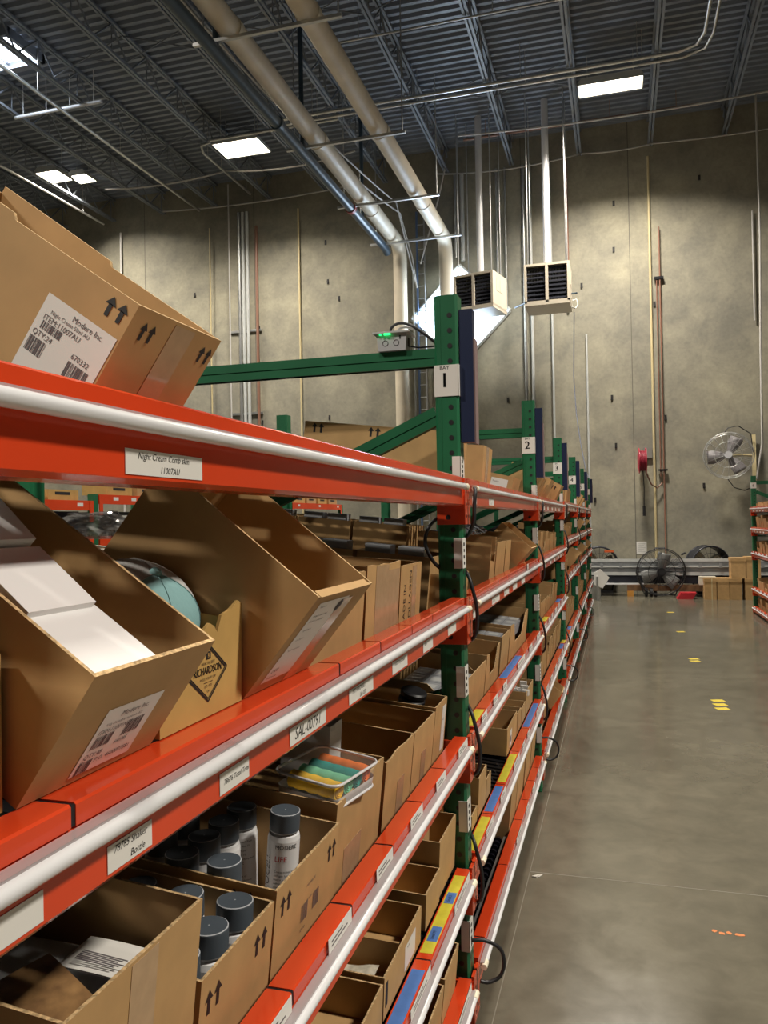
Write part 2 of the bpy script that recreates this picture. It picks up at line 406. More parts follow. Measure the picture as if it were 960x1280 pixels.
# ------------------------------------------------------------------ big roof pipes
PZ = H + 6.67
def drain(x, label, zlow, r=.165):
    rt = thing('drain_pipe', label, 'pipe', (x, 0, 0), group='cream roof drain pipes')
    pts = [(0, 7, PZ + .12), (0, 18.35, PZ)] + [(0, 18.35 + .33*math.sin(a), PZ - .33 + .33*math.cos(a)) for a in (R(22), R(45), R(68), R(90))] + [(0, 18.68, zlow)]
    mb = MB(); mb.tube(pts, r, 18); build('pipe', mb, PVC, rt)
    for y in (9.9, 13.2, 16.4):
        mb = MB(); z = PZ + .12*(18.35 - y)/11.35; mb.tube([(0, y - .06, z), (0, y + .06, z)], r + .012, 18); build('coupling', mb, PVC, rt)
drain(-3.82, 'right one of two large cream pipes running under the roof to the wall', 0)
drain(-4.95, 'left one of two large cream pipes, dropping down the wall behind the post', 0)
rt = thing('sprinkler_main', 'dark blue-grey sprinkler main running beside the left cream pipe', 'pipe', (-5.16, 0, PZ - .22))
mb = MB(); mb.tube([(0, 7, 0), (0, 18.1, 0), (0, 18.3, -.06)], .095, 14); build('pipe', mb, DPIPE, rt)
for y in (11.9, 15.6): 
    mb = MB(); mb.tube([(0, y - .05, 0), (0, y + .05, 0)], .115, 14); build('coupling', mb, mat('red_coupling', (.28, .03, .03), .5) if y > 15 else DPIPE, rt)
for y in (9.8, 12.9, 16.3):
    mb = MB(); mb.tube([(.02, y, .1), (.02, y, 2.5)], .045, 8); build('drop_pipe', mb, DPIPE, rt)
for k, y in enumerate((9.75, 12.95, 15.6, 17.9)):
    rt = thing('pipe_hanger', 'slotted steel channel hanging the cream pipes, %s from the camera' % ORD[k], 'hanger', (-4.45, y, PZ - .21 + .12*(18.35 - y)/11.35), group='pipe hangers')
    mb = MB(); mb.box(-1.0, 1.15, -.025, .025, -.02, .025); build('channel', mb, STEEL, rt)
    for x in (-.85, 1.1):
        mb = MB(); mb.tube([(x, 0, 0), (x, 0, 2.45)], .012, 5); build('rod', mb, STEEL, rt)
run('cable', sag(-5.6, -4.75, 8, PZ + .5, .3, 10, 18) + [(-4.6, 18.5, PZ - .4), (-4.52, 18.6, PZ - 1.1)], .018, CABLE, 'pale cable drooping between the two cream pipes', 'cable')
run('cable', sag(-5.5, -4.7, 8, PZ + .55, .2, 10, 17.5) + [(-4.55, 18.6, PZ - 1.0)], .015, CABLE, 'second pale cable between the cream pipes, hanging slightly higher', 'cable')
run('cable', [(-4.47, 18.8, H + 6.2), (-4.0, 18.7, H + 7.6), (-3.8, 18.7, H + 8.4)], .02, CABLE, 'pale cable rising right from the ladder top', 'cable')
# ladder on the wall
rt = thing('wall_ladder', 'narrow wall ladder between the cream pipes beside the diamond window', 'ladder', (-4.48, WY - .12, 0))
mb = MB(); mb.box(-.11, -.07, -.03, .03, 1.2, H + 7.5, 0); build('side_rail', mb, BLUETAPE if False else mat('blue_grey_rail', (.10, .17, .33), .5), rt)
mb = MB(); mb.box(.08, .11, -.03, .03, 1.2, H + 7.5, 0); build('side_rail', mb, STEEL, rt)
for k in range(26):
    mb = MB(); mb.tube([(-.09, 0, 1.4 + .3*k), (.09, 0, 1.4 + .3*k)], .013, 6); build('rung', mb, STEEL, rt)
run('conduit', [(-4.68, WY - .1, 1), (-4.68, WY - .1, H + 6.2)], .025, LSTEEL, 'pale conduit standing beside the left rail of the wall ladder')

# ------------------------------------------------------------------ unit heaters
def heater(x, y, z, w, h, d, yaw, label):
    rt = thing('unit_heater', label, 'heater', (x, y, z), (0, 0, R(yaw)), group='unit heaters')
    mb = MB(); t = .05
    for a in ((-w/2, w/2, 0, d, h - t, h), (-w/2, w/2, 0, d, 0, t + .04), (-w/2, -w/2 + t, 0, d, t, h - t), (w/2 - t, w/2, 0, d, t, h - t), (-.03, .03, 0, .06, t, h - t), (-w/2 + t, w/2 - t, d - .05, d, t, h - t)):
        mb.box(*a)
    # side access panel outline
    mb.box(w/2, w/2 + .006, d*.25, d*.45, h*.5, h*.85); mb.box(w/2, w/2 + .006, d*.5, d*.7, h*.5, h*.85)
    build('casing', mb, BEIGE, rt)
    for s in (-1, 1):
        x0, x1 = (-w/2 + t, -.03) if s < 0 else (.03, w/2 - t)
        mb = MB(); mb.box(x0, x1, .16, .19, t + .04, h - t)
        for k in range(8):
            zz = t + .07 + (h - 2*t - .06)*k/8
            mb.box(x0, x1, .03, .055, zz, zz + .035, 0)
        for k in range(6):
            xx = x0 + (x1 - x0)*(k + .6)/6.2
            mb.tube([(xx, .12, h*.55), (xx, .12, h - t - .02)], .022, 8, 1); mb.tube([(xx, .12, h*.12), (xx, .12, h*.4)], .018, 8, 0)
        build('louvre_grille', mb, [DARKGRILL, STEEL], rt)
    mb = MB(); mb.tube([(-.02, d*.6, h - .02), (-.02, d*.6, ZD - z)], .075, 12); build('flue_pipe', mb, TUBE, rt)
    for sx_ in (-1, 1):
        for dd in (.15, .8):
            mb = MB(); mb.tube([(sx_*w*.42, d*dd, h), (sx_*w*.42, d*dd, ZD - z)], .012, 5); build('hanger_rod', mb, STEEL, rt)
heater(-1.33, 16.9, H + 4.44, .93, .87, .85, 0, 'right beige unit heater hanging in front of the bare wall')
heater(-2.93, 17.2, H + 4.55, .92, .80, .85, -13, 'left beige unit heater hanging turned in front of the diamond window')
run('gas_pipe', [(-2.2, 18.7, H + 4.9), (-1.6, 18.0, H + 4.9), (-.75, 17.4, H + 4.75)], .02, DPIPE, 'thin dark pipe running from the window corner to the right heater', 'pipe')
run('cable', [(-.85, 17.2, H + 4.42), (-.78, 17.3, H + 4.40), (-.73, 17.4, H + 4.5), (-.76, 17.4, H + 4.62), (-.84, 17.4, H + 4.6)], .012, CABLE, 'pale flexible connector looping beside the right heater', 'cable')

# ------------------------------------------------------------------ conduits down the back wall
def vpipe(x, z0, z1, rr, m, label, y=WY - .07):
    run('wall_conduit', [(x, y, z0), (x, y, z1)], rr, m, label, 'conduit', 8)
ZT = H + 8.3
for k, (x, rr) in enumerate(((-9.35, .045), (-9.24, .045), (-9.12, .045))):
    vpipe(x, 0, ZT - .2, rr, LSTEEL if k else STEEL, '%s conduit in the silvery bundle on the far left of the wall' % ['left', 'middle', 'right'][k])
for z in (H + 5.0, H + 2.85):
    rt = thing('conduit_bracket', '%s strut bracket across the silvery conduit bundle on the wall' % ('upper' if z > H + 4 else 'lower'), 'bracket', (-9.22, WY - .03, z))
    mb = MB(); mb.box(-.45, .45, -.03, .03, -.03, .03); build('strut', mb, STEEL, rt)
vpipe(-8.86, 0, ZT - .6, .04, COPPER, 'brownish pipe on the wall right of the silvery conduit bundle')
vpipe(-7.68, 0, ZT - .3, .026, YELPIPE, 'cream pipe on the wall midway between conduit bundle and cream drain pipe')
vpipe(-10.2, 0, ZT - .5, .02, YELPIPE, 'thin cream pipe on the wall left of the silvery conduit bundle')
vpipe(-12.9, 0, ZT - .3, .03, CABLE, 'pale conduit on the wall at the far left')
vpipe(-9.55, 0, ZT + .5, .018, CABLE, 'thin pale wire hanging left of the silvery conduit bundle', WY - .25)
for x, z0, rr, m, lab in ((-3.62, H + 6.3, .03, STEEL, 'thin conduit above the top of the diamond window'), (-3.45, H + 6.2, .05, LSTEEL, 'grey conduit just right of the diamond window top'),
        (-2.62, H + 5.2, .03, STEEL, 'thin conduit on the wall just right of the left heater'), (-2.42, H + 5.0, .02, STEEL, 'thin wire on the wall right of the diamond window'),
        (-2.0, 0, .035, STEEL, 'grey conduit on the wall between the two heaters'), (-1.84, 0, .035, LSTEEL, 'pale conduit running down the wall under the left side of the right heater'),
        (-1.38, 0, .026, LSTEEL, 'thin pale conduit running down the wall under the middle of the right heater'),
        (-1.0, H + 4.8, .03, COPPER, 'reddish conduit on the wall above the right heater')):
    vpipe(x, z0, ZT, rr, m, lab)
vpipe(-.62, 0, H + 4.2, .022, LSTEEL, 'short pale conduit on the wall right of the right heater')
vpipe(.80, .6, ZT - .2, .027, YELPIPE, 'yellow vertical gas pipe on the back wall')
rt = thing('copper_line', 'red-brown pipe beside the yellow gas pipe on the back wall', 'pipe', (1.0, WY - .08, 0))
mb = MB(); mb.tube([(0, 0, .8), (0, 0, 8.2)], .017, 8); build('pipe', mb, COPPER, rt)
mb = MB(); mb.tube([(-.07, 0, 2.6), (-.07, 0, 7.0)], .013, 8); build('pipe', mb, COPPER, rt)
mb = MB(); mb.box(-.12, .08, -.03, .04, H + 1.0, H + 1.04); build('bracket', mb, DARKSTEEL, rt)
mb = MB(); mb.box(-.12, .08, -.03, .04, H + 5.3, H + 5.36); build('bracket', mb, DARKSTEEL, rt)
vpipe(2.93, H + 4.2, H + 6.6, .018, CABLE, 'short pale pipe high on the wall above the wall fan')
run('cable', [(3.0, 18.6, ZD), (3.02, 18.6, H + 6), (2.98, 18.6, H + 3.5), (2.97, 18.6, H + 1.5), (2.86, 18.7, H + .75)], .022, CABLE, 'grey cable hanging from the roof beside the wall fan', 'cable')
run('cable', [(-.82, 17.6, H + 4.4), (-.85, 17.4, H + 3), (-.78, 16.8, H + 2.1), (-.67, 16, H + 1.4), (-.56, 15.4, H + .85), (-.5, 15.22, H + .66)], .011, mat('grey_blue_cable', (.05, .055, .08), .6), 'dark grey cable drooping from the right heater to the last rack post', 'cable')

# ------------------------------------------------------------------ things on the back wall
rt = thing('hose_reel', 'red hose reel mounted on the back wall beside the yellow pipe', 'hose reel', (.54, WY - .42, H + 1.22))
for s in (-1, 1):
    mb = MB(); mb.tube([(s*.065, 0, 0), (s*.078, 0, 0)], .27, 24); mb.ring((s*.071, 0, 0), (1, 0, 0), .27, .014, 24, 6); build('flange', mb, REELRED, rt)
mb = MB()
for k in range(4): mb.ring((-.045 + .03*k, 0, 0), (1, 0, 0), .21, .02, 24, 8)
mb.tube([(-.064, 0, 0), (.064, 0, 0)], .18, 20); build('hose', mb, mat('dark_red_hose', (.22, .012, .03), .5), rt)
mb = MB(); mb.box(-.05, .05, .05, .41, .02, .1); mb.box(-.1, .1, .395, .415, -.15, .2); build('wall_bracket', mb, REELRED, rt)
mb = MB(); mb.tube([(0, -.02, -.2), (.02, 0, -.6), (.01, .05, -1.02)], .012, 6); mb.tube([(.01, .05, -1.0), (.01, .05, -1.22)], .03, 8); build('hose_end', mb, BLACK, rt)
run('air_hose', [(.62, WY - .3, H + .95), (.72, WY - .2, H + .7), (.85, WY - .12, H + .62), (.97, WY - .1, H + .75)], .016, COPPER, 'thin brown hose hanging between hose reel and copper pipe', 'hose')
mb = MB(); mb.box(-.1, .1, -.06, 0, -.13, .13); mb.box(-.09, .09, -.066, -.06, -.12, .12)
tag(place(build('electrical_box', mb, mat('wall_grey_enclosure', (.20, .19, .17), .6)), (.66, WY - .001, H + 1.42)), 'grey electrical box on the wall above the hose reel', 'electrical box')
mb = MB(); mb.box(-.11, .11, -.006, 0, -.14, .14, 0)
for k in range(7): mb.box(-.08, .08 - .03*(k % 3), -.0072, -.006, .09 - .03*k, .094 - .03*k, 1)
tag(place(build('notice_sheet', mb, [PAPER, PURPLEINK]), (.49, WY - .001, H - .72)), 'white notice sheet on the wall beside the yellow pipe', 'sign')
# wall fan
def fan_cage(rt, Rr, depth, mcage, spokes=24, tube_r=.006):
    mb = MB()
    for yy, q in ((-depth/2, .94), (-depth/2 - .02, .55), (depth/2, .94), (0, 1.0)): mb.ring((0, yy, 0), (0, 1, 0), Rr*q, tube_r*(2.0 if q == 1 else 1.2), 40, 6)
    for yy in (-1, 1):
        for k in range(spokes):
            a = 2*math.pi*k/spokes
            mb.tube([(Rr*.16*math.cos(a), yy*(depth/2 + .03), Rr*.16*math.sin(a)), (Rr*.6*math.cos(a), yy*(depth/2 + .02), Rr*.6*math.sin(a)), (Rr*.94*math.cos(a), yy*depth/2, Rr*.94*math.sin(a)), (Rr*math.cos(a), 0, Rr*math.sin(a))], tube_r*.6, 4)
    build('wire_cage', mb, mcage, rt)
def fan_blade(rt, a, Rr, m, pitch=.35):
    mb = MB(); n = 8; vs = []
    for i in range(n + 1):
        t = i/n; rr_ = .1*Rr + t*.78*Rr; w = Rr*(.10 + .20*math.sin(min(1, t*1.1)*math.pi*.6))
        for s, e in ((-1, 0), (1, 0), (1, 1), (-1, 1)):
            th = s*w; tw = pitch*(1 - .4*t)
            x_ = rr_; z_ = th*math.cos(tw); y_ = th*math.sin(tw) + e*.006
            vs.append((x_*math.cos(a) - z_*math.sin(a), y_, x_*math.sin(a) + z_*math.cos(a)))
    fs = []
    for i in range(n):
        for q in range(4): fs.append((i*4+q, i*4+(q+1)%4, (i+1)*4+(q+1)%4, (i+1)*4+q))
    fs += [(3,2,1,0), tuple(n*4 + q for q in range(4))]
    mb.add(vs, fs, 0, True); build('blade', mb, m, rt)
rt = thing('wall_fan', 'round caged fan mounted high on the back wall at right', 'fan', (2.28, WY - .55, H + 1.26), (R(-6), 0, R(-8)))
fan_cage(rt, .5, .16, STEEL, 20, .0045)
for k in range(3): fan_blade(rt, R(65 + 120*k), .48, mat('pale_fan_blade', (.20, .185, .19), .6))
mb = MB(); mb.tube([(0, -.1, 0), (0, .2, 0)], .08, 14); build('motor', mb, GREYBOX, rt)
mb = MB(); mb.tube([(0, .15, 0), (.2, .3, .05), (.5, .45, .05)], .025, 8); mb.box(.46, .54, .40, .50, -.5, .5); build('wall_bracket', mb, YELPIPE, rt)
mb = MB(); mb.tube([(-.1, .1, .48), (.0, .12, .62), (.2, .15, .66), (.45, .3, .5), (.48, .35, .1)], .01, 6); mb.tube([(-.02, .1, -.5), (.1, .12, -.68), (.3, .2, -.74), (.5, .4, -.62)], .01, 6); build('power_cord', mb, BLACK, rt)
# floor fan
rt = thing('floor_fan', 'large black caged drum fan on wheels standing on the floor in front of the conveyor', 'fan', (.84, 17.87, .53), (0, 0, R(6)))
fan_cage(rt, .5, .2, mat('black_fan_wire', (.02, .02, .022), .4), 28, .0048)
BL = mat('grey_fan_blade', (.17, .17, .165), .4)
for k in range(3): fan_blade(rt, R(78 + 120*k), .46, BL)
mb = MB(); mb.tube([(0, -.05, 0), (0, .22, 0)], .09, 14); mb.box(-.05, .05, -.14, -.12, -.05, .05); build('motor', mb, BLACK, rt)
mb = MB(); mb.tube([(-.5, .05, 0), (.5, .05, 0)], .016, 6); mb.tube([(-.5, .05, 0), (-.34, .12, -.46), (.3, .12, -.5), (.5, .05, 0)], .016, 6); mb.tube([(-.1, .08, .5), (.1, .08, .5)], .02, 6); build('stand', mb, BLACK, rt)
for s in (-.32, -.22):
    mb = MB(); mb.tube([(s, .1, -.437), (s + .05, .1, -.437)], .092, 18); build('wheel', mb, BLACK, rt)
mb = MB(); mb.tube([(.42, .03, .36), (.5, .0, .4)], .022, 8); build('handle', mb, BLACK, rt)
# drum fans standing behind the conveyor
def drum(x, y, z, Rr, L, yaw, label, stripe=False):
    rt = thing('drum_fan', label, 'fan', (x, y, z), (0, 0, R(yaw)))
    mb = MB(); n = 28
    for q, (ra, rb) in enumerate(((Rr, Rr), (Rr - .015, Rr - .015))):
        vs = [(ra*math.cos(2*math.pi*k/n), -L/2, ra*math.sin(2*math.pi*k/n)) for k in range(n)] + [(ra*math.cos(2*math.pi*k/n), L/2, ra*math.sin(2*math.pi*k/n)) for k in range(n)]
        mb.add(vs, [(k, (k+1)%n, n+(k+1)%n, n+k) for k in range(n)], 0, True)
    for yy in (-L/2, L/2): mb.ring((0, yy, 0), (0, 1, 0), Rr, .018, 28, 6)
    if stripe: mb.box(.1, .3, -L/2 - .03, -L/2 - .02, .28, .33, 1)
    build('drum_shell', mb, [mat('black_drum_paint', (.02, .022, .03), .35), mat('orange_sticker', (.6, .1, .02), .5)], rt)
    mb = MB()
    for k in range(20):
        a = 2*math.pi*k/20; mb.tube([(0, -L/2, 0), (Rr*math.cos(a), -L/2, Rr*math.sin(a))], .004, 4)
    for q in (.35, .65): mb.ring((0, -L/2, 0), (0, 1, 0), Rr*q, .004, 24, 4)
    build('wire_guard', mb, BLACK, rt)
    for k in range(3): fan_blade(rt, R(20 + 120*k), Rr*.95, mat('tan_fan_blade', (.30, .24, .15), .4))
    mb = MB(); mb.box(-Rr*.7, Rr*.7, -.15, .15, -z + .0, -z + .06); mb.tube([(-Rr*.7, 0, -z + .06), (-Rr*.85, 0, -Rr*.5)], .02, 6); mb.tube([(Rr*.7, 0, -z + .06), (Rr*.85, 0, -Rr*.5)], .02, 6); build('stand', mb, BLACK, rt)
drum(-.44, 18.72, H - 1.08, .40, .30, 8, 'black drum fan behind the conveyor, partly hidden by the left rack', True)
drum(1.84, 18.70, H - 1.10, .42, .36, 18, 'dark open drum fan behind the conveyor beside the cardboard boxes')

# ------------------------------------------------------------------ conveyor along the wall
rt = thing('roller_conveyor', 'grey roller conveyor running along the foot of the back wall', 'conveyor', (0, 0, 0))
CX0, CX1 = -2.2, 4.2
mb = MB(); mb.box(CX0, CX1, 18.02, 18.06, H - .98, H - .95 + .03); mb.box(CX0, CX1, 18.04, 18.06, H - 1.14, H - .98, 1); mb.box(CX0, CX1, 18.0, 18.06, H - 1.10, H - 1.07); mb.box(CX0, CX1, 18.02, 18.06, H - 1.27, H - 1.2)
mb.box(CX0, CX1, 18.03, 18.045, H - 1.2, H - 1.14, 1)
for k in range(16): mb.box(CX0 + .2 + .4*k, CX0 + .26 + .4*k, 17.995, 18.02, H - 1.12, H - 1.02, 1)
build('side_rail', mb, [LSTEEL, CONV], rt)
mb = MB(); mb.box(CX0, CX1, 18.33, 18.36, H - 1.12, H - .95); build('side_rail', mb, LSTEEL, rt)
for k in range(40):
    xx = CX0 + .08 + k*(CX1 - CX0 - .16)/39
    mb = MB(); mb.cyl((xx, 18.06, H - 1.0), (xx, 18.33, H - 1.0), .028, 10); build('roller', mb, STEEL, rt)
for xx in (-1.9, -.6, .7, 2.0, 3.4):
    mb = MB(); mb.box(xx, xx + .06, 18.1, 18.16, 0, H - 1.2); mb.box(xx, xx + .06, 18.3, 18.36, 0, H - 1.1); mb.box(xx, xx + .06, 18.1, 18.36, .1, .15); build('leg', mb, BLACK, rt)
mb = MB(); mb.box(CX0, CX1, 18.1, 18.32, H - 1.45, H - 1.28); build('dark_gap_panel', mb, mat('black_blue_gap_shade', (.012, .014, .025), .5), rt)  # dark panel added for the shade in the gap below the rails
mb = MB(); mb.box(CX0, .5, 17.98, 18.08, H - 1.47, H - 1.44); build('lower_edge', mb, TUBE, rt)
rt = thing('timber_beam', 'brown timber beam lying under the conveyor behind the floor fan', 'timber', (1.1, 18.03, H - 1.53))
mb = MB(); mb.box(-.95, 1.0, -.08, .08, -.07, .06); build('beam', mb, WOOD, rt)
mb = MB(); mb.box(-.95, -.82, -.1, .08, -(H - 1.53), -.07); build('leg', mb, ORANGE, rt)
mb = MB(); mb.box(.85, .98, -.1, .08, -(H - 1.53), -.07); build('leg', mb, ORANGE, rt)
mb = MB(); mb.prism([(-.18, 0), (.12, 0), (.2, .13), (-.1, .13)], 'y', -.16, .16)
tag(place(build('red_bin', mb, mat('red_plastic', (.45, .02, .03), .4)), (1.3, 17.6, 0)), 'low red plastic tray on the floor beside the floor fan', 'tray')
mb = MB(); mb.box(-.16, .16, -.1, .1, 0, .17); mb.box(-.16, .16, -.102, -.1, .13, .14, 1)
tag(place(build('white_carton', mb, [mat('off_white_card', (.6, .56, .47), .6), CARD]), (1.73, 17.72, H - 1.44)), 'small white carton on the conveyor edge above the cardboard boxes', 'box')
mb = MB(); mb.prism([(-.15, -.12), (.02, -.2), (.16, .02), (-.02, .2), (-.15, .12)], 'y', -.01, .01)
tag(place(build('white_sheet', mb, PAPER), (-.36, 17.0, H - 1.27), (0, 0, R(10))), 'white cardboard sheet sticking out beyond the far end of the left rack', 'sheet')
mb = MB(); mb.box(-.5, -.02, 0, .02, 0, .5); mb.box(-.1, -.06, -.1, .12, 0, .5)
tag(place(build('sheet_stand', mb, STEEL), (-.36, 17.02, 0)), 'thin steel stand behind the far end of the left rack holding the white sheet', 'stand')
# closed lidded cartons by the right rack
def closed_box(name, x, y, z, w, d, h, label, strap=False, group='lidded cardboard boxes'):
    rt = thing(name, label, 'box', (x, y, z), group=group)
    mb = MB(); mb.box(-w/2, w/2, -d/2, d/2, 0, h*.84)
    if strap: mb.box(w*.08, w*.16, -d/2 - .003, -d/2, 0, h*.84, 1)
    build('body', mb, [CARD, YELPIPE], rt)
    mb = MB(); mb.box(-w/2 - .008, w/2 + .008, -d/2 - .008, d/2 + .008, h*.84, h)
    if strap: mb.box(w*.08, w*.16, -d/2 - .011, -d/2 - .008, h*.84, h, 1)
    build('lid', mb, [CARD, YELPIPE], rt)
cb = [(1.76, 'floor'), (2.0, 'floor'), (2.235, 'floor'), (2.52, 'floor')]
for k, (x, _) in enumerate(cb):
    closed_box('lidded_box', x, 17.6, 0, .225, .38, .43, ['lidded cardboard box with a pale strap, leftmost on the floor by the conveyor', 'lidded cardboard box on the floor, right beside the strapped one', 'lidded cardboard box on the floor under the left stacked box', 'lidded cardboard box on the floor closest to the right rack'][k], k == 0)
closed_box('lidded_box', 2.29, 17.6, .431, .265, .38, .41, 'lidded cardboard box stacked on top, left of the upper two')
closed_box('lidded_box', 2.57, 17.6, .431, .26, .38, .43, 'lidded cardboard box stacked on top, nearest the right rack')

# ------------------------------------------------------------------ left flow rack
PY = [2.60 + 2.515*(p - 1) for p in range(7)]          # near faces of posts 0..6
XF, XB = -.497, -.577                                   # column front / back
LVA = [H + .105, H - .289, H - .742, H - 1.17, H - 1.524]
LVB = [H + .122, H - .228, H - .60, H - 1.17, H - 1.52]
def lv(b, l): return (LVA if b <= 2 else LVB)[l]
def span(b):
    return ('before post 1' if b == 0 else 'between posts %d and %d' % (b, b + 1))
PTOP = H + .745
def chamf(x0, x1, y0, y1, c):
    return [(x0 + c, y0), (x1 - c, y0), (x1, y0 + c), (x1, y1 - c), (x1 - c, y1), (x0 + c, y1), (x0, y1 - c), (x0, y0 + c)]
def column_mesh(x0, x1, top, front=1, holes=True):
    mb = MB(); mb.prism(chamf(x0, x1, 0, .08, .008), 'z', 0, top)
    mb.box(x0 + .018, x0 + .022, -.0012, .001, .02, top - .01)      # rolled ridge of the section
    z = .06
    while z < top - .04 and holes:
        mb.disc((x0 + .053, -.0015, z), (0, -1, 0), .0085, 10, 1)  # black discs stand in for the shade inside the punched holes
        xx = x1 + .0012 if front > 0 else x0 - .0012
        for yy in (.022, .058): mb.disc((xx, yy, z + .012), (front, 0, 0), .007, 8, 1)
        z += .0508
    mb.box(x0 - .0, x1 + .0, -.015, .095, 0, .008)
    return mb
def upright(p, top, x_front, mirror, label, sign=None, depth=1.69):
    s = -1 if not mirror else 1                   # direction from aisle into the rack
    rt = thing('upright_frame', label, 'rack upright', (0, PY[p], 0), group='green rack upright frames')
    a0, a1 = sorted((x_front, x_front + s*.08)); col = build('column', column_mesh(a0, a1, top, -s), [GREEN, BLACK], rt)
    b0, b1 = sorted((x_front + s*depth, x_front + s*(depth + .08))); build('column', column_mesh(b0, b1, top, -s, False), [GREEN, BLACK], rt)
    xi = x_front + s*.08; xo = x_front + s*depth
    def brace(name, xa, za, xb, zb):
        L_ = math.hypot(xb - xa, zb - za); M = frame((xa, .04, za), (xb - xa, 0, zb - za), (0, 0, 1) if abs(xb - xa) > .1 else (1, 0, 0))
        mb = MB(); mb.M = M
        mb.box(0, L_, -.030, -.004, -.018, .018); mb.box(0, L_, .000, .030, -.018, .018); mb.box(0, L_, -.03, .03, -.012, .012)
        build(name, mb, GREEN, rt)
    brace('horizontal_brace', xi, PTOP - .20 if not mirror else top - .12, xo, PTOP - .20 if not mirror else top - .12)
    z0 = (PTOP - .395) if not mirror else top - .28
    brace('diagonal_brace', xi, z0, xo, z0 - .72)
    brace('horizontal_brace', xi, z0 - .75, xo, z0 - .75)
    brace('diagonal_brace', xi, z0 - .95, xo, z0 - 1.5 if z0 > 1.7 else .1)
    if sign:
        mb = MB(); zc = (H + .46) if not mirror else top - .17; hh = .052 if not mirror else .05
        mb.box(a0 - .001, a1 + .001, -.004, -.0016, zc - hh, zc + hh)
        mb.box(x_front - (.002 if s > 0 else 0), x_front + (.002 if s < 0 else 0), -.004, .04, zc - hh, zc + hh)
        if not mirror: mb.text('BAY', .018, frame(((a0 + a1)/2 - .006, -.0046, zc + .042), (1,0,0), (0,0,1)), 1, 'CENTER')
        for dx in (0, .0012, -.0012):
            mb.text(str(sign), .068, frame(((a0 + a1)/2 - .006 + dx, -.0046 - abs(dx)*.2, zc - .001), (1,0,0), (0,0,1)), 1, 'CENTER')
        build('bay_number_sign', mb, [PAPER, INK], col)
        # navy panel standing off the aisle face of the post
        mb = MB(); n0, n1 = sorted((x_front - s*.003, x_front - s*.047))
        if not mirror:
            mb.box(n0, n1, .012, .06, H + .255, H + .695); mb.box(x_front - s*.052, x_front - s*.047, .02, .075, H + .25, H + .60, 1)
            build('navy_side_panel', mb, [NAVY, mat('dull_pink_edge', (.25, .17, .17), .5)], rt)
        # location tags wrapped round the corner
        lev = LVA if p <= 2 else LVB
        if not mirror:
            for l in range(5):
                zt = (lev[l] + .065) if l == 0 else (lev[l-1] + lev[l])/2 - .02
                hh = .038 if l == 0 else .05
                mb = MB(); mb.box(x_front - .026, x_front + .0022, -.0035, -.0012, zt - hh, zt + hh); mb.box(x_front + .0004, x_front + .0034, -.0035, .055, zt - hh, zt + hh)
                for q in range(4):
                    zz = zt + hh*(.65 - .42*q)
                    mb.box(x_front + .0034, x_front + .0044, .012 + .004*(q % 2), .03, zz - .008, zz + .002, 1)
                build('location_tag', mb, [PAPER, INK], col)
    return rt
LAB = ['nearest green upright frame with BAY 1 sign on its post', 'green upright frame whose post carries the number 2', 'green upright frame whose post carries the number 3',
       'green upright frame whose post carries the number 4', 'green upright frame whose post carries the number 5', 'green upright frame with number 6 at the far end of the left rack']
upright(0, PTOP, XF, False, 'green upright frame at the near end of the left rack, beside the camera')
for p in range(1, 7): upright(p, PTOP - (.0 if p < 6 else .03), XF, False, LAB[p-1], p)

def handnote(mb, w, h, M, txt, size, mi=1):
    mb.box(0, w, 0, h, 0, .0006, 0, M)
    rows = txt.split('|')
    for i, t in enumerate(rows):
        if t: mb.text(t, size, M @ Matrix.Translation((w*.12 + (w*.25 if i and len(rows) == 2 else 0), h*(1 - (i + .5)/len(rows)), .0009)), mi, 'LEFT', .25)
def shelf_beam(b, l, y0, y1, zt, s, xt, labels, label, connectors=True):
    """s=-1: rack lies at -X of the aisle.  xt: x of the light tube axis"""
    rt = thing('shelf_beam', label, 'shelf beam', (xt, y0, zt), group='orange-red shelf beams')
    L_ = y1 - y0
    mb = MB(); f_ = lambda a: s*a
    xs = sorted((f_(.0165), f_(.0745))); zb = -.062
    z_low = max(zb, .004 - zt)
    pts = chamf(xs[0], xs[1], z_low, .0115, .006)
    mb.prism(pts, 'y', 0, L_)
    bar = build('beam_bar', mb, RED, rt)
    if connectors:
        for e in (0, 1):
            mb = MB(); ya, yb = (-.012, 0) if e == 0 else (L_ - .006, L_ + .0)
            xs2 = sorted((f_(.0125), f_(.1065))); zl = max(-.122, .004 - zt)
            y_a, y_b = (0.001, .007) if e == 0 else (L_ - .009, L_ - .001)
            mb.box(xs2[0], xs2[1], y_a, y_b, zl, .015)
            fx = sorted((f_(.0125), f_(.0225)))
            yy = (-.045, .004) if e == 0 else (L_ - .004, L_ + .045)
            mb.box(fx[0], fx[1], yy[0], yy[1], zl, .03)
            for q in range(3):
                zz = -.015 - .04*q
                if zz > zl + .01: mb.disc((f_(.012), (yy[0] + yy[1])/2, zz), (-s, 0, 0), .006, 8, 1)
            if e == 1 and -.1 > zl: mb.disc((f_(.0685), y_a - .0008, -.098), (0, -1, 0), .0085, 10, 1)
            build('end_connector', mb, [RED, BLACK], rt)
    for (ya, yb, txt, size) in labels:
        mb = MB(); hh = .027
        M = frame((f_(.016), ya - y0 if s < 0 else yb - y0, -.052), (0, -s, 0), (0, 0, 1))
        handnote(mb, yb - ya, hh, M, txt, size)
        build('shelf_label', mb, [PAPER, INK], bar)
    return rt
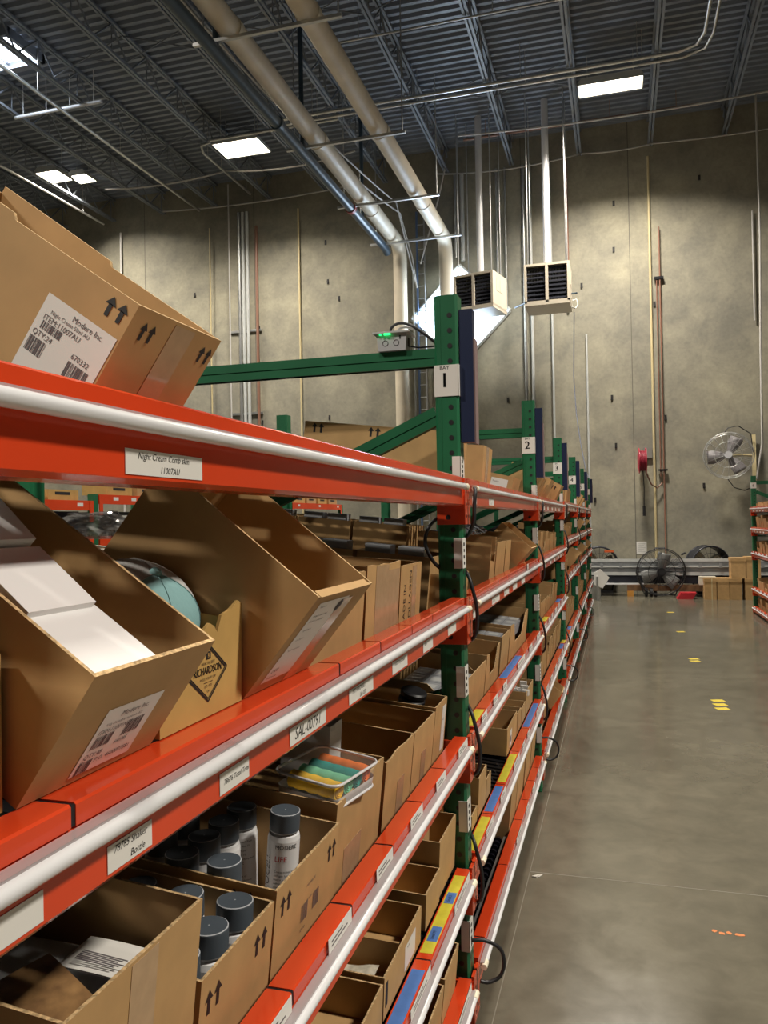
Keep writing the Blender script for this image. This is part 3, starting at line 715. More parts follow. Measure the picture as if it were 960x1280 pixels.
def light_tube(y0, y1, zt, s, xt, label):
    rt = thing('light_tube', label, 'light tube', (xt, y0, zt), group='white light tubes along the shelves')
    L_ = y1 - y0
    mb = MB(); n = 12
    mb.tube([(0, .03, 0), (0, L_ - .03, 0)], .0088, n); build('tube', mb, TUBE, rt)
    for e in (0, L_ - .04):
        mb = MB(); mb.tube([(0, e, 0), (0, e + .04, 0)], .0112, 6); build('end_cap', mb, CREAM, rt)
    xs = sorted((s*.016, s*.0)); mb = MB(); mb.box(xs[0], xs[1], .01, L_ - .01, .0085, .0112)
    mb.box(*sorted((s*.006, s*.003)), .01, L_ - .01, .0055, .0085)
    build('mounting_strip', mb, CLEARSTRIP, rt)
    return rt
def tray(y0, y1, zt, s, xt, label, lab=None, tape=None, notes=(), group='orange tray segments'):
    rt = thing('shelf_tray', label, 'shelf tray', (xt, y0, zt), group=group)
    L_ = y1 - y0; mb = MB()
    xs = sorted((s*.0155, s*.0635)); pts = [(xs[0] + .002, .012), (xs[1] - .002, .012), (xs[1] - .002, .0315), (xs[1] - .0045, .034), (xs[0] + .0045, .034), (xs[0] + .002, .0315)]
    mb.prism(pts, 'y', .0035, L_ - .0035); cov = build('tray_cover', mb, RED, rt)
    # black strip added so the open gap between trays looks dark
    mb = MB(); xs3 = (xs[0] + .003, xs[1] - .003)
    mb.box(xs3[0], xs3[1], L_ - .0035, L_ + .0035, .0125, .0325); build('dark_gap_strip', mb, BLACK, rt)
    if lab:
        mb = MB(); ya, yb = lab; o = (s*.0295, ya if s < 0 else yb, .0125)
        v = (s*.35, 0, 1); M = frame((s*.0135, ya if s < 0 else yb, .012), (0, -s, 0), (s*.02, 0, 1))
        w = yb - ya; mb.box(0, w, 0, .025, 0, .0006, 0, M)
        for k in range(2): mb.box(w*.12, w*(.6 + .2*k), .014 - .007*k, .0165 - .007*k, .0006, .0009, 1, M)
        build('shelf_label', mb, [PAPER, PURPLEINK], cov)
    if tape:
        col, ta, tb = tape
        mb = MB(); mb.box(xs[0] + .008, xs[1] - .006, ta, tb, .034, .0346)
        tstrip = build('tape_strip', mb, {'y': YELTAPE, 'b': BLUETAPE}[col], rt)
        for (na, nb, txt) in notes:
            mb = MB(); mb.box(xs[0] + .012, xs[1] - .008, na, nb, .0346, .0351)
            mb.text(txt, .014, frame(((xs[0] + xs[1])/2, na + .01, .0354), (0,1,0), (-1,0,0)), 1, 'LEFT', .2)
            build('handwritten_note', mb, [BLUETAPE, INK], tstrip)
    return rt
def deck(b, l, y0, y1, zt, s, xt, label, off=-.058, full=True):
    rt = thing('roller_deck', label, 'shelf deck', (xt, (y0 + y1)/2, zt), group='black roller decks')
    W = y1 - y0; t = R(6)
    M = Matrix.Translation((s*.0625, 0, off)) @ Matrix.Rotation(-s*t*-1 if s > 0 else t, 4, 'Y')
    if s > 0: M = Matrix.Translation((.0625, 0, off)) @ Matrix.Rotation(-t, 4, 'Y')
    D = 1.62; f_ = lambda a: s*a
    mb = MB(); mb.M = M
    for a in (.0, .8, D - .04):
        xs = sorted((f_(a), f_(a + .035))); mb.box(xs[0], xs[1], -W/2 + .004, W/2 - .004, -.036, -.024)
    for yy in (-W/2 + .005, W/2 - .03): xs = sorted((f_(0), f_(D))); mb.box(xs[0], xs[1], yy, yy + .025, -.036, -.004)
    build('side_frame', mb, DARKSTEEL, rt)
    n = int(W/.098); proto = None
    for k in range(n):
        yy = -W/2 + .06 + k*(W - .12)/(n - 1)
        if proto is None or not full:
            if not full and proto is not None: pass
        if proto is None:
            mb = MB(); xs = sorted((f_(.0), f_(D)))
            mb.box(xs[0], xs[1], -.040, -.012, -.024, -.010); mb.box(xs[0], xs[1], .012, .040, -.024, -.010)
            if full:
                for q in range(20):
                    cx = f_(.04 + q*.08)
                    mb.tube([(cx, -.010, -.0155), (cx, .010, -.0155)], .015, 8, 1)
            else:
                xs = sorted((f_(.0), f_(D))); mb.box(xs[0], xs[1], -.012, .012, -.024, -.002, 1)
            proto = build('wheel_rail', mb, [DARKSTEEL, BLACK], rt); q_ = proto
        else:
            q_ = proto.copy(); C.objects.link(q_)
            q_.parent = rt
        q_.matrix_local = Matrix.Translation((0, yy, 0)) @ M
    return rt

TRAYGAPS = {(0,0): [], (0,1): [.628, 1.361, 1.62, 1.887, 2.112], (0,2): [.56, .84, 1.125, 1.404, 1.683, 1.958, 2.234], (0,3): [.55, 1.05, 1.55, 2.02], (0,4): [.8, 1.4, 2.0],
            (1,0): [2.904, 3.133, 3.382, 3.64, 3.9, 4.2, 4.5, 4.8], (1,1): [3.0, 3.38, 3.63, 3.95, 4.3, 4.65], (1,2): [2.977, 3.26, 3.53, 4.25, 4.6], (1,3): [3.08, 3.43, 3.93, 4.15, 4.37], (1,4): [2.842, 3.46, 3.992, 4.283, 4.6, 4.85]}
TAPES = {(0,3,3): ('b', .04, .42, ()), (0,3,4): ('y', .03, .5, ((.09, .17, 'Small M'), (.31, .38, 'Small S'))),
         (1,3,0): ('y', .02, .34, ()), (1,3,1): ('b', .02, .32, ()), (1,3,2): ('y', .03, .45, ()), (1,3,5): ('b', .03, .6, ()),
         (1,2,0): ('y', .02, .26, ()), (1,2,3): ('b', .03, .62, ()), (2,2,1): ('y', .03, .3, ()), (2,2,5): ('b', .03, .3, ()), (2,3,5): ('b', .03, .3, ()), (2,3,6): ('y', .03, .2, ()), (3,3,2): ('b', .03, .3, ())}
BEAMLAB = {(0,0): [(.714, .872, ' Night Cream Comb skin|  11007AU', .0105)],
           (0,1): [(.50, .584, '', .01), (.675, .752, '78785 Shaker|   Bottle', .0105), (.904, .986, '78676 Total Trim', .0098), (1.126, 1.281, 'SAL-00791', .025), (1.404, 1.555, '79714 BIOCELL|  Life US', .012), (1.70, 1.83, '11012 Day Cream|', .012), (1.99, 2.10, '10031|', .012), (2.30, 2.42, '', .01)],
           (1,0): [(2.75, 2.84, '', .01), (3.12, 3.25, '11041|  AU', .010)],
           (1,1): [(2.72, 2.82, '', .01), (3.15, 3.36, '1104 AU', .012), (3.5, 3.66, '10212', .012), (3.80, 3.96, '21031', .012), (4.15, 4.3, '1162', .012)]}
XT = -.4695
rl = random.Random(3)
for b in range(6):
    y0, y1 = PY[b] + .0815, PY[b+1] - .0015
    for l in range(5):
        zt = lv(b, l)
        labs = BEAMLAB.get((b, l))
        if labs is None:
            labs = []
            if l <= 1 and b >= 2:
                yy = y0 + .3
                while yy < y1 - .3: labs.append((yy, yy + .11, '', .01)); yy += rl.uniform(.25, .5)
        shelf_beam(b, l, y0, y1, zt, -1, XT, labs, 'orange-red beam under the %s shelf %s, left rack' % (LEVEL[l], span(b)))
        light_tube(max(y0 - .0 + (.03 if b else .0), .19), y1 - .035, zt, -1, XT, 'white light tube along the %s shelf %s, left rack' % (LEVEL[l], span(b)))
        off = (-.024, -.058, -.058, .022, -.058)[l]
        deck(b, l, y0, y1, zt, -1, XT, 'black roller deck of the %s shelf %s, left rack' % (LEVEL[l], span(b)), off, b <= 1)
        gaps = TRAYGAPS.get((b, l))
        if gaps is None:
            gaps = []; yy = y0
            while yy < y1 - .55: yy += rl.uniform(.24, .42); gaps.append(yy)
        ed = [y0 + .02] + gaps + [y1 - .02]
        for k in range(len(ed) - 1):
            w = ed[k+1] - ed[k]
            lab = (w*.52, w*.95) if (l >= 2 and not (b == 1 and l == 4 and k < 2)) else None
            if (b, l) == (1, 1) and k == 5: lab = (w*.3, w*.5)
            tp = TAPES.get((b, l, k)); tape = None; notes = ()
            if tp: tape = (tp[0], tp[1], min(tp[2], w - .02)); notes = tp[3]
            extra = {'y': 'yellow tape ', 'b': 'blue tape '}[tp[0]] if tp else ''
            tray(ed[k], ed[k+1], zt, -1, XT, 'orange tray%s, %s %s, %s shelf' % ((' with ' + extra).rstrip() if tp else '', ORD[k], 'from the near end' if b == 0 else 'past post %d' % b, LEVEL[l]), lab, tape, notes)
# black power cords hanging at the posts
def smooth(pts, n=4):
    P = [Vector(p) for p in pts]; out = []
    for i in range(len(P) - 1):
        p0 = P[max(i-1, 0)]; p1 = P[i]; p2 = P[i+1]; p3 = P[min(i+2, len(P)-1)]
        for k in range(n):
            t = k/n
            out.append(.5*((2*p1) + (p2 - p0)*t + (2*p0 - 5*p1 + 4*p2 - p3)*t*t + (3*p1 - p0 - 3*p2 + p3)*t**3))
    out.append(P[-1]); return out
def cord(pts, label, rr=.0065):
    mb = MB(); mb.tube(smooth(pts), rr, 8); o = build('power_cord', mb, BLACK); return tag(o, label, 'cord', 'black power cords at the posts')
for p in range(1, 6):
    for l in range(5):
        zt = lv(p, l); y = PY[p]
        lab = 'black power cord beside the %s shelf light tube at post %d' % (LEVEL[l], p)
        if l == 0:
            pts = [(-.468, y + .10, zt), (-.460, y + .065, zt - .012), (-.462, y + .055, zt - .06), (-.464, y + .05, zt - .11), (-.480, y + .06, zt - .15), (-.51, y + .10, zt - .175)]
        elif l < 4:
            pts = [(-.505, y + .085, zt + .115), (-.484, y + .05, zt + .095), (-.468, y + .04, zt + .045), (-.460, y + .045, zt + .0), (-.459, y + .055, zt - .05), (-.468, y + .06, zt - .10), (-.505, y + .10, zt - .135)]
        else:
            pts = [(-.495, y + .02, zt + .135), (-.45, y + .03, zt + .135), (-.405, y + .05, zt + .105), (-.392, y + .05, zt + .06), (-.405, y + .05, zt + .015), (-.44, y + .04, zt - .005), (-.468, y + .03, zt + .0)]
        cord(pts, lab)
cord([(-.56, PY[1] + .02, H + .02), (-.60, PY[1] - .02, H - .02), (-.615, PY[1] - .02, H - .08), (-.59, PY[1] - .01, H - .14), (-.565, PY[1] + .03, H - .17)], 'black cord looping out left of the BAY 1 post under the top shelf')
# junction box with a green light on the first frame's brace
rt = thing('junction_box', 'grey junction box with a green light standing on the first cross brace', 'junction box', (-.725, PY[1] + .005, PTOP - .1695))
mb = MB(); mb.prism([(-.048, 0), (.048, 0), (.053, .058), (-.053, .058)], 'y', 0, .07)
for q in (-.022, .016): mb.ring((q, -.001, .026), (0, 1, 0), .0095, .0008, 16, 4, 1)
mb.box(.027, .032, -.001, .001, .038, .05, 1)
mb.box(.051, .0535, .02, .045, .015, .045, 1); build('enclosure', mb, [GREYBOX, INK], rt)
mb = MB(); mb.box(-.064, .064, -.012, .082, .058, .064); jl = build('lid', mb, LSTEEL, rt)
mb = MB(); mb.box(-.024, -.002, -.0125, -.006, .052, .0575); mb.box(-.04, -.034, -.0125, -.006, .052, .0575); build('indicator_light', mb, GREENLED, jl)
mb = MB(); mb.tube(smooth([(-.012, .03, .06), (-.008, .03, .085), (.02, .03, .098), (.06, .03, .088), (.10, .03, .06), (.15, .035, .02)]), .005, 8); build('power_cord', mb, BLACK, rt)
mb = MB(); mb.tube(smooth([(.008, .04, .06), (.015, .04, .08), (.04, .04, .085), (.07, .035, .075)]), .004, 8); build('grey_cord', mb, CABLE, rt)
mb = MB(); mb.tube(smooth([(.055, .05, .02), (.09, .04, .012), (.15, .035, .012)]), .003, 6); build('thin_cord', mb, BLACK, rt)

# ------------------------------------------------------------------ right flow rack (only its far bay is in view)
RT = [H + .09, H - .26, H - .68, H - 1.30, H - 1.63]
XTR = 2.2035; XFR = 2.231
upright(6, H + .665, XFR, True, 'green upright frame numbered 6 at the far end of the right rack', 6)
upright(5, H + .665, XFR, True, 'second green upright frame of the right rack, towards the camera', None)
for l in range(5):
    y0, y1 = PY[5] + .0815, PY[6] - .0015
    shelf_beam(5, l, y0, y1, RT[l], 1, XTR, [(y1 - .35 - .3*k, y1 - .24 - .3*k, '', .01) for k in range(4)] if l < 2 else [], 'orange-red beam under the %s shelf of the right rack' % LEVEL[l])
    light_tube(y0 + .03, y1 - .0, RT[l], 1, XTR, 'white light tube along the %s shelf of the right rack' % LEVEL[l])
    deck(5, l, y0, y1, RT[l], 1, XTR, 'black roller deck of the %s shelf of the right rack' % LEVEL[l], -.058, False)
    yy = y1 - .02; k = 0
    while yy > y0 + .1:
        w = min(rl.uniform(.25, .36), yy - y0 - .02)
        if yy - w < y0 + .3: w = yy - y0 - .02
        tray(yy - w, yy, RT[l], 1, XTR, 'orange tray, %s from post 6, on the %s shelf of the right rack' % (ORD[k], LEVEL[l]), (w*.2, w*.6) if l >= 2 else None)
        yy -= w; k += 1

# ------------------------------------------------------------------ cardboard boxes
def wall_poly(mb, o, u, v, nrm, pts, t):
    """flat wall: outline pts in (u,v), thickness t along nrm (inward); the cut edges get the edge material"""
    o = Vector(o); u = Vector(u); v = Vector(v); nrm = Vector(nrm)
    P = [o + u*a + v*b for a, b in pts]; Q = [p + nrm*t for p in P]; n = len(P)
    mb.add(P + Q, [list(range(n)), list(range(n, 2*n))[::-1]], 0)
    for i in range(n):
        j = (i + 1) % n
        low = abs(pts[i][1]) < 1e-6 and abs(pts[j][1]) < 1e-6
        vert = abs(pts[i][0] - pts[j][0]) < 1e-6
        mb.add([P[i], P[j], Q[j], Q[i]], [(0, 1, 2, 3)], 0 if (low or vert) else 1)
def prof(w, h, kind, rr):
    if kind == 'open': return [(0, h), (w, h)]
    if kind == 'wavy':
        return [(w*k/6, h + rr.uniform(-.004, .004)) for k in range(7)]
    if kind == 'vcut': return [(0, h), (w*.18, h*.97), (w*.3, h*.5), (w*.7, h*.5), (w*.85, h*.97), (w, h)]
    if kind == 'low': return [(0, h), (w*.06, h*.6), (w*.94, h*.55), (w, h)]
    if kind == 'torn':
        return [(0, h*.86), (w*.2, h*.83), (w*.38, h*.86), (w*.44, h*.80), (w*.56, h*.90), (w*.62, h*.86), (w*.66, h*.79), (w*.72, h*.95), (w*.8, h*.97), (w*.86, h*1.0), (w*.95, h*1.06), (w, h*1.02)]
def arrow_pair(mb, M, s, n=2):
    for k in range(n):
        x = k*s*.75
        mb.add([(x - .12*s, 0, 0), (x + .12*s, 0, 0), (x + .12*s, .62*s, 0), (x - .12*s, .62*s, 0)], [(0,1,2,3)], 2, False, M)
        mb.add([(x - .33*s, .58*s, 0), (x + .33*s, .58*s, 0), (x, s, 0)], [(0,1,2)], 2, False, M)
def carton(label, X, Z, y0, y1, h, d, tilt=6., kind='open', side='open', s=-1, mats=None, arrows=(), group='cardboard boxes on the racks', yaw=0., draw=None, t=.0045, back=None):
    """X,Z: front bottom edge.  local frame: x towards the aisle side (+), y along the aisle, z up"""
    rr = random.Random(hash_(label))
    w = y1 - y0
    mb = MB(); pf = prof(w, h, kind, rr)
    mb.box(-d + t, -t, -w/2 + t, w/2 - t, 0, t)
    wall_poly(mb, (0, -w/2, 0), (0,1,0), (0,0,1), (-1,0,0), [(w, 0)][:0] + [(0, 0), (w, 0)] + pf[::-1], t)
    hb = back or h
    wall_poly(mb, (-d, -w/2, 0), (0,1,0), (0,0,1), (1,0,0), [(0, 0), (w, 0), (w, hb), (0, hb)], t)
    dd = d - 2*t
    def sidep():
        f0 = pf[0][1]
        if side == 'slope': return [(0, 0), (dd, 0), (dd, h*.55), (dd*.6, h), (0, hb)]
        if side == 'notch': return [(0, 0), (dd, 0), (dd, f0), (dd*.53, h), (dd*.515, h + .006), (0, h + .010)]
        return [(0, 0), (dd, 0), (dd, f0 if kind in ('torn',) else h), (0, hb)]
    wall_poly(mb, (-d + t, -w/2, 0), (1,0,0), (0,0,1), (0,1,0), sidep(), t)
    wall_poly(mb, (-d + t, w/2, 0), (1,0,0), (0,0,1), (0,-1,0), sidep(), t)
    for (wl_, a, b_, sz) in arrows:
        if wl_ == 'f': M = frame((.0007, a - w/2, b_), (0,1,0), (0,0,1))
        elif wl_ == 'n': M = frame((a, -w/2 - .0007, b_), (1,0,0), (0,0,1))
        else: M = frame((-t - .0007, a - w/2, b_), (0,-1,0), (0,0,1))
        arrow_pair(mb, M, sz)
    loc = (X, (y0 + y1)/2, Z)
    th = R(tilt) if s < 0 else -R(tilt)
    rot = (0, th, R(yaw))
    mats = mats or [CARD, EDGE, INK]
    if s > 0: rot = (0, R(tilt), R(180 + yaw))
    if draw:
        rt = thing('cardboard_box', label, 'box', loc, rot, group)
        draw(build('body', mb, mats, rt), w, h, d)
        return rt
    o = build('cardboard_box', mb, mats); place(o, loc, rot); return tag(o, label, 'box', group)
def hash_(s_):
    a = 7
    for ch in s_: a = (a*31 + ord(ch)) % 1000003
    return a
def bars(mb, x, y, w, h, M, seed, mi=1):
    rr = random.Random(seed); xx = x
    while xx < x + w:
        q = rr.choice((.0006, .001, .0016, .0022)); mb.add([(xx, y, .0006), (min(xx + q, x + w), y, .0006), (min(xx + q, x + w), y + h, .0006), (xx, y + h, .0006)], [(0,1,2,3)], mi, False, M); xx += q + rr.choice((.0006, .001, .0014))
def sticker(rt, M, w, h, texts, bcs, drop=0.):
    mb = MB(); w and mb.add([(0,-drop,.0003), (w,-drop,.0003), (w,h,.0003), (0,h,.0003)], [(0,1,2,3)], 0, False, M)
    for (x, y, s_, t_) in texts: mb.text(t_, s_, M @ Matrix.Translation((x, y, .0007)), 1)
    for k, (x, y, bw, bh) in enumerate(bcs): bars(mb, x, y, bw, bh, M, k + 5)
    return build('shipping_label', mb, [PAPER, PURPLEINK], rt)
def tapestrip(rt, x0, x1, y0, y1, w):
    mb = MB(); mb.box(.0002, .0008, x0 - w/2, x1 - w/2, y0, y1); build('packing_tape', mb, TAPE, rt)

TR = .034           # tray top above the tube axis
def dz(l, X, b=0):  # deck surface height
    off = (-.024, -.058, -.058, .022, -.058)[l]
    return lv(b, l) + off + (-.532 - X)*math.tan(R(6)) + .0005

# --- top shelf, before post 1
def d_top(rt, w, h, d):
    M = frame((-.104, -w/2 - .0003, .058), (1,0,0), (0,0,1))
    sticker(rt, M, .101, .072, [(.042, .063, .0092, 'Modere Inc.'), (.014, .0555, .0062, 'Night Cream 50ml AU'), (.008, .0475, .0088, 'ITEM:11007AU'), (.004, .0285, .0088, 'QTY:24'), (.062, .0295, .0085, '670332')],
            [(.010, .0345, .030, .0095), (.004, .006, .024, .0175), (.062, .006, .030, .0175)], .04)
    tapestrip(rt, w*.42, w*.66, 0, h - .004, w)
    pass
carton('tilted brown box on the top shelf at the frame edge, white Modere Inc. label', -.57, H + .0855, .722, .899, .1735, .40, 35, side='notch', draw=d_top,
       arrows=[('n', -.030, .144, .022), ('f', .026, .138, .021), ('f', .150, .138, .021)])
# --- second shelf, before post 1
Z2 = LVA[1] + TR + .0015
def d_b1(rt, w, h, d):
    M = frame((.0003, .063 - w/2, .010), (0,1,0), (0,0,1))
    sticker(rt, M, .098, .084, [(.030, .072, .010, 'Modere Inc.'), (.012, .062, .0055, 'Kids chewable minerals AU'), (.006, .053, .0085, 'ITEM:12001NZ'), (.006, .023, .009, 'QTY:48'), (.050, .029, .0075, '660785'), (.030, .013, .0085, 'P.O. 4600077581')],
            [(.008, .032, .03, .016), (.055, .036, .03, .020), (.006, .0, .02, .017)])
carton('large tilted open brown box on the second shelf holding white cartons', -.525, Z2, .598, .814, .149, .42, 35, draw=d_b1)
def white_card(x0, x1, z1, tlt, label, yy0=.607, yy1=.712):
    # rests inside the tilted box: coordinates along the box floor / height
    t = R(35); fx, fz = -.525, Z2
    mb = MB(); mb.box(-(x1 - x0), 0, yy0 - .7, yy1 - .7, 0, z1 - .006); 
    mb.box(-(x1 - x0) + .002, -.002, yy1 - .7, yy1 - .6995, .01, z1 - .02, 1)
    o = build('white_carton', mb, [WHITE, LSTEEL])
    loc = (fx - (-x0)*0 + (x0)*math.cos(t)*-1 + .006*math.sin(t), .7, fz + x0*math.sin(t) + .006*math.cos(t))
    place(o, loc, (0, t + R(tlt), 0)); return tag(o, label, 'box', 'white cartons in the tilted box')
white_card(.010, .100, .142, 0, 'front white glossy carton inside the large tilted brown box')
white_card(.106, .195, .150, 5, 'middle white glossy carton inside the large tilted brown box', yy1=.705)
white_card(.212, .30, .166, 9, 'rear white glossy carton inside the large tilted brown box', yy1=.70)
carton('narrow pale brown box at the left frame edge beside the large tilted box', -.532, Z2, .44, .590, .141, .3, 0, mats=[YCARD, EDGE, INK])
def d_rich(rt, w, h, d):
    # diamond badge printed on the front
    cy, cz, hw, hh = .115, .058, .052, .038
    mb = MB(); M = frame((.0006, cy - w/2, cz), (0,1,0), (0,0,1))
    D = [(0, hh), (-hw, 0), (0, -hh), (hw, 0)]
    for sc_, wd in ((1, .0026), (.90, .0018)):
        for i in range(4):
            a = Vector((D[i][0]*sc_, D[i][1]*sc_, 0)); b_ = Vector((D[(i+1)%4][0]*sc_, D[(i+1)%4][1]*sc_, 0))
            dn = (b_ - a).normalized(); nn = Vector((-dn.y, dn.x, 0))*wd/2
            mb.add([a - nn, b_ - nn, b_ + nn, a + nn], [(0,1,2,3)], 0, False, M)
    mb.add([(-.005, .0175, 0), (.007, .0175, 0), (.007, .0275, 0), (-.005, .0275, 0)], [(0,1,2,3)], 0, False, M)
    mb.text('R', .009, M @ Matrix.Translation((.001, .0222, .0003)), 1, 'CENTER')
    mb.text('WEAR THE BEST', .0052, M @ Matrix.Translation((0, .0125, 0)), 0, 'CENTER', 0, .95)
    for dx in (0, .0005): mb.text('RICHARDSON.', .0142, M @ Matrix.Translation((dx, .003, 0)), 0, 'CENTER', .12, .82)
    mb.text('MADE IN EVERY CAP', .0048, M @ Matrix.Translation((0, -.0075, 0)), 0, 'CENTER', 0, .95)
    mb.add([(-.012, -.0128, 0), (.012, -.0128, 0), (.012, -.0122, 0), (-.012, -.0122, 0)], [(0,1,2,3)], 0, False, M)
    mb.text('EST. 1970', .0048, M @ Matrix.Translation((0, -.0175, 0)), 0, 'CENTER')
    mb.text('CAP', .004, M @ Matrix.Translation((0, -.0245, 0)), 0, 'CENTER')
    build('printed_diamond_badge', mb, [INK, YCARD], rt)
carton('torn yellowish box with a Richardson diamond badge holding a trucker cap', -.524, Z2, .832, 1.045, .136, .19, 1, 'torn', mats=[YCARD, YCARD, INK], draw=d_rich)
# trucker cap
rt = thing('trucker_cap', 'pale teal and white trucker cap lying in the torn yellowish box', 'cap', (-.652, .985, Z2 + .128), (R(-8), R(30), R(-30)))
def dome(a0, a1, rr_, mi_mat, name, z0=0.0, zs=.78, n=14):
    mb = MB(); vs = []; m_ = 10
    for i in range(n + 1):
        a = a0 + (a1 - a0)*i/n
        for j in range(m_ + 1):
            e = R(90)*j/m_
            vs.append((rr_*1.08*math.cos(a)*math.cos(e)**.85, rr_*.95*math.sin(a)*math.cos(e)**.85, rr_*zs*math.sin(e)))
    k = m_ + 1
    mb.add(vs, [(i*k+j, (i+1)*k+j, (i+1)*k+j+1, i*k+j+1) for i in range(n) for j in range(m_)], 0, True)
    for a in (a0, (a0+a1)/2, a1):
        pts = [(rr_*1.085*math.cos(a)*math.cos(R(90)*j/m_)**.85, rr_*.955*math.sin(a)*math.cos(R(90)*j/m_)**.85, rr_*zs*1.004*math.sin(R(90)*j/m_)) for j in range(m_ + 1)]
        mb.tube(pts, .0009, 4, 0)
    return build(name, mb, mi_mat, rt)
dome(R(-62), R(62), .088, TEAL, 'front_panel')
dome(R(62), R(298), .088, MESHW, 'netting_panel')
mb = MB(); mb.lathe([(0, .0755), (.006, .0745), (.0085, .071), (.0085, .067), (0, .066)][::-1], 14); build('button', mb, TEAL, rt)
mb = MB(); n = 14; vs = []
for i in range(n + 1):
    a = R(-62) + R(124)*i/n
    c0 = (.092*math.cos(a), .084*math.sin(a), .002); ext = .022*math.cos(a*1.25)**.8 if abs(a) < R(70) else 0
    c1 = (c0[0] + ext, c0[1]*1.04, -.012*abs(math.sin(a)) - .03)
    vs += [c0, c1, (c1[0], c1[1], c1[2] - .003), (c0[0], c0[1], c0[2] - .003)]
mb.add(vs, [(i*4+q, i*4+(q+1)%4, (i+1)*4+(q+1)%4, (i+1)*4+q) for i in range(n) for q in range(4)], 0, True); build('brim', mb, TEAL, rt)
def d_b3(rt, w, h, d):
    M = frame((.0003, .030 - w/2, .020), (0,1,0), (0,0,1))
    sticker(rt, M, .132, .155, [(.012, .146, .006, 'Modere Inc.'), (.012, .128, .0058, 'Collagen Sciences 450ml'), (.012, .118, .0058, 'Keep in a cool dry place'), (.012, .100, .0055, 'ITEM 10291US'), (.012, .082, .0055, 'LOT 2201 04'), (.012, .062, .0055, 'Ship from warehouse'), (.010, .022, .0105, '2 450'), (.010, .008, .0055, 'MADE IN USA')], [])
    mb = MB()
    M2 = M
    mb.lathe([(0, .0008), (.012, .0008)], 12, 0, M @ Matrix.Translation((.105, .138, 0))); build('black_mark', mb, INK, rt)
    tapestrip(rt, .135, .185, 0, h - .02, w)
    mb = MB(); mb.box(-.012, .002, -w/2 + .006, w/2 - .02, h - .003, h + .001); build('folded_front_flap', mb, CARD, rt)
carton('largest tilted open brown box on the second shelf, long white label down its front', -.525, Z2, 1.052, 1.305, .19, .315, 39, draw=d_b3)
carton('upright brown box right behind the largest tilted box, second shelf', -.572, dz(1, -.572), 1.40, 1.73, .231, .26, 5, 'wavy')
def d_b5(rt, w, h, d): tapestrip(rt, w*.25, w*.62, 0, h - .004, w); tapestrip(rt, w*.62, w*.98, h*.3, h - .02, w)
carton('upright brown box with shiny packing tape on the second shelf', -.572, dz(1, -.572), 1.755, 2.045, .238, .30, 4, 'wavy', draw=d_b5)
def d_b6(rt, w, h, d):
    mb = MB(); 
    for k, t_ in enumerate(('MADE IN', 'COLLAGEN', 'PURE 36')):
        mb.text(t_, .030, frame((.0006, w*.22 + k*w*.25 - w/2, h*.22), (0,0,1), (0,-1,0)), 0)
    build('printed_lettering', mb, [INK], rt); tapestrip(rt, w*.55, w*.75, h*.3, h - .006, w)
carton('upright brown box with black vertical lettering, nearest to the BAY 1 post', -.572, dz(1, -.572), 2.055, 2.285, .221, .3, 4, 'open', draw=d_b6)

# --- third shelf, before post 1
def zt3(X): return dz(2, X)
def flowbox(label, y0, y1, top, d=.32, kind='open', X=-.572, l=2, b=0, tilt=6, **k):
    z = dz(l, X, b); return carton(label, X, z, y0, y1, (top - z)/math.cos(R(tilt)), d, tilt, kind, **k)
def d_book(rt, w, h, d): tapestrip(rt, w*.42, w*.62, 0, h - .004, w)
flowbox('open brown box holding printed leaflets, bottom left corner, third shelf', .655, .922, H - .480, .30, X=-.555, draw=d_book)
def leaflet(x, y, z, w, d, rot, m, label, name='leaflet'):
    mb = MB(); n = 8
    vs = []; 
    for i in range(n + 1):
        for s_ in (0, 1): vs.append((-d/2 + d*i/n, -w/2 + w*s_, .002*math.sin(i/n*3.1)))
    mb.add(vs, [(i*2, i*2+2, i*2+3, i*2+1) for i in range(n)], 0, True)
    mb.add([(v[0], v[1], v[2] - .002) for v in vs], [(i*2+1, i*2+3, i*2+2, i*2) for i in range(n)], 0, True)
    for k in range(6):
        mb.box(-d*.35, d*(.1 + .04*(k % 3)), -w*.4 + k*w*.05, -w*.4 + k*w*.05 + .0025, .0085, .0088, 1)
    o = build(name, mb, [m, PURPLEINK]); place(o, (x, y, z), rot); return tag(o, label, 'leaflet', 'leaflets in the open box')
zb_ = dz(2, -.555)
mb = MB(); mb.box(-.13, .13, -.115, .115, 0, .215)
for k in range(18): mb.box(.1302, .1306, -.11, .11, .006 + .011*k, .008 + .011*k, 1)
tag(place(build('leaflet_stack', mb, [PALEPAGE, PURPLEINK]), (-.70, .788, zb_ + .022), (0, R(5), 0)), 'stack of leaflets filling the open box at bottom left', 'leaflets')
leaflet(-.68, .79, zb_ + .252, .2, .2, (0, R(8), R(10)), PALEPAGE, 'grey printed leaflet lying across the box at bottom left')
leaflet(-.635, .735, zb_ + .262, .13, .13, (R(4), R(14), R(-20)), PHOTO, 'brown food-photo leaflet at the near corner of the open box')
leaflet(-.605, .855, zb_ + .262, .085, .11, (R(-6), R(10), R(8)), PAPER, 'small white printed card at the far side of the leaflet box')
flowbox('brown box of grey-capped bottles with printed arrows, third shelf, nearer of two', .948, 1.180, H - .604, .40, X=-.56, arrows=[('f', .025, .135, .034), ('f', .175, .135, .034)])
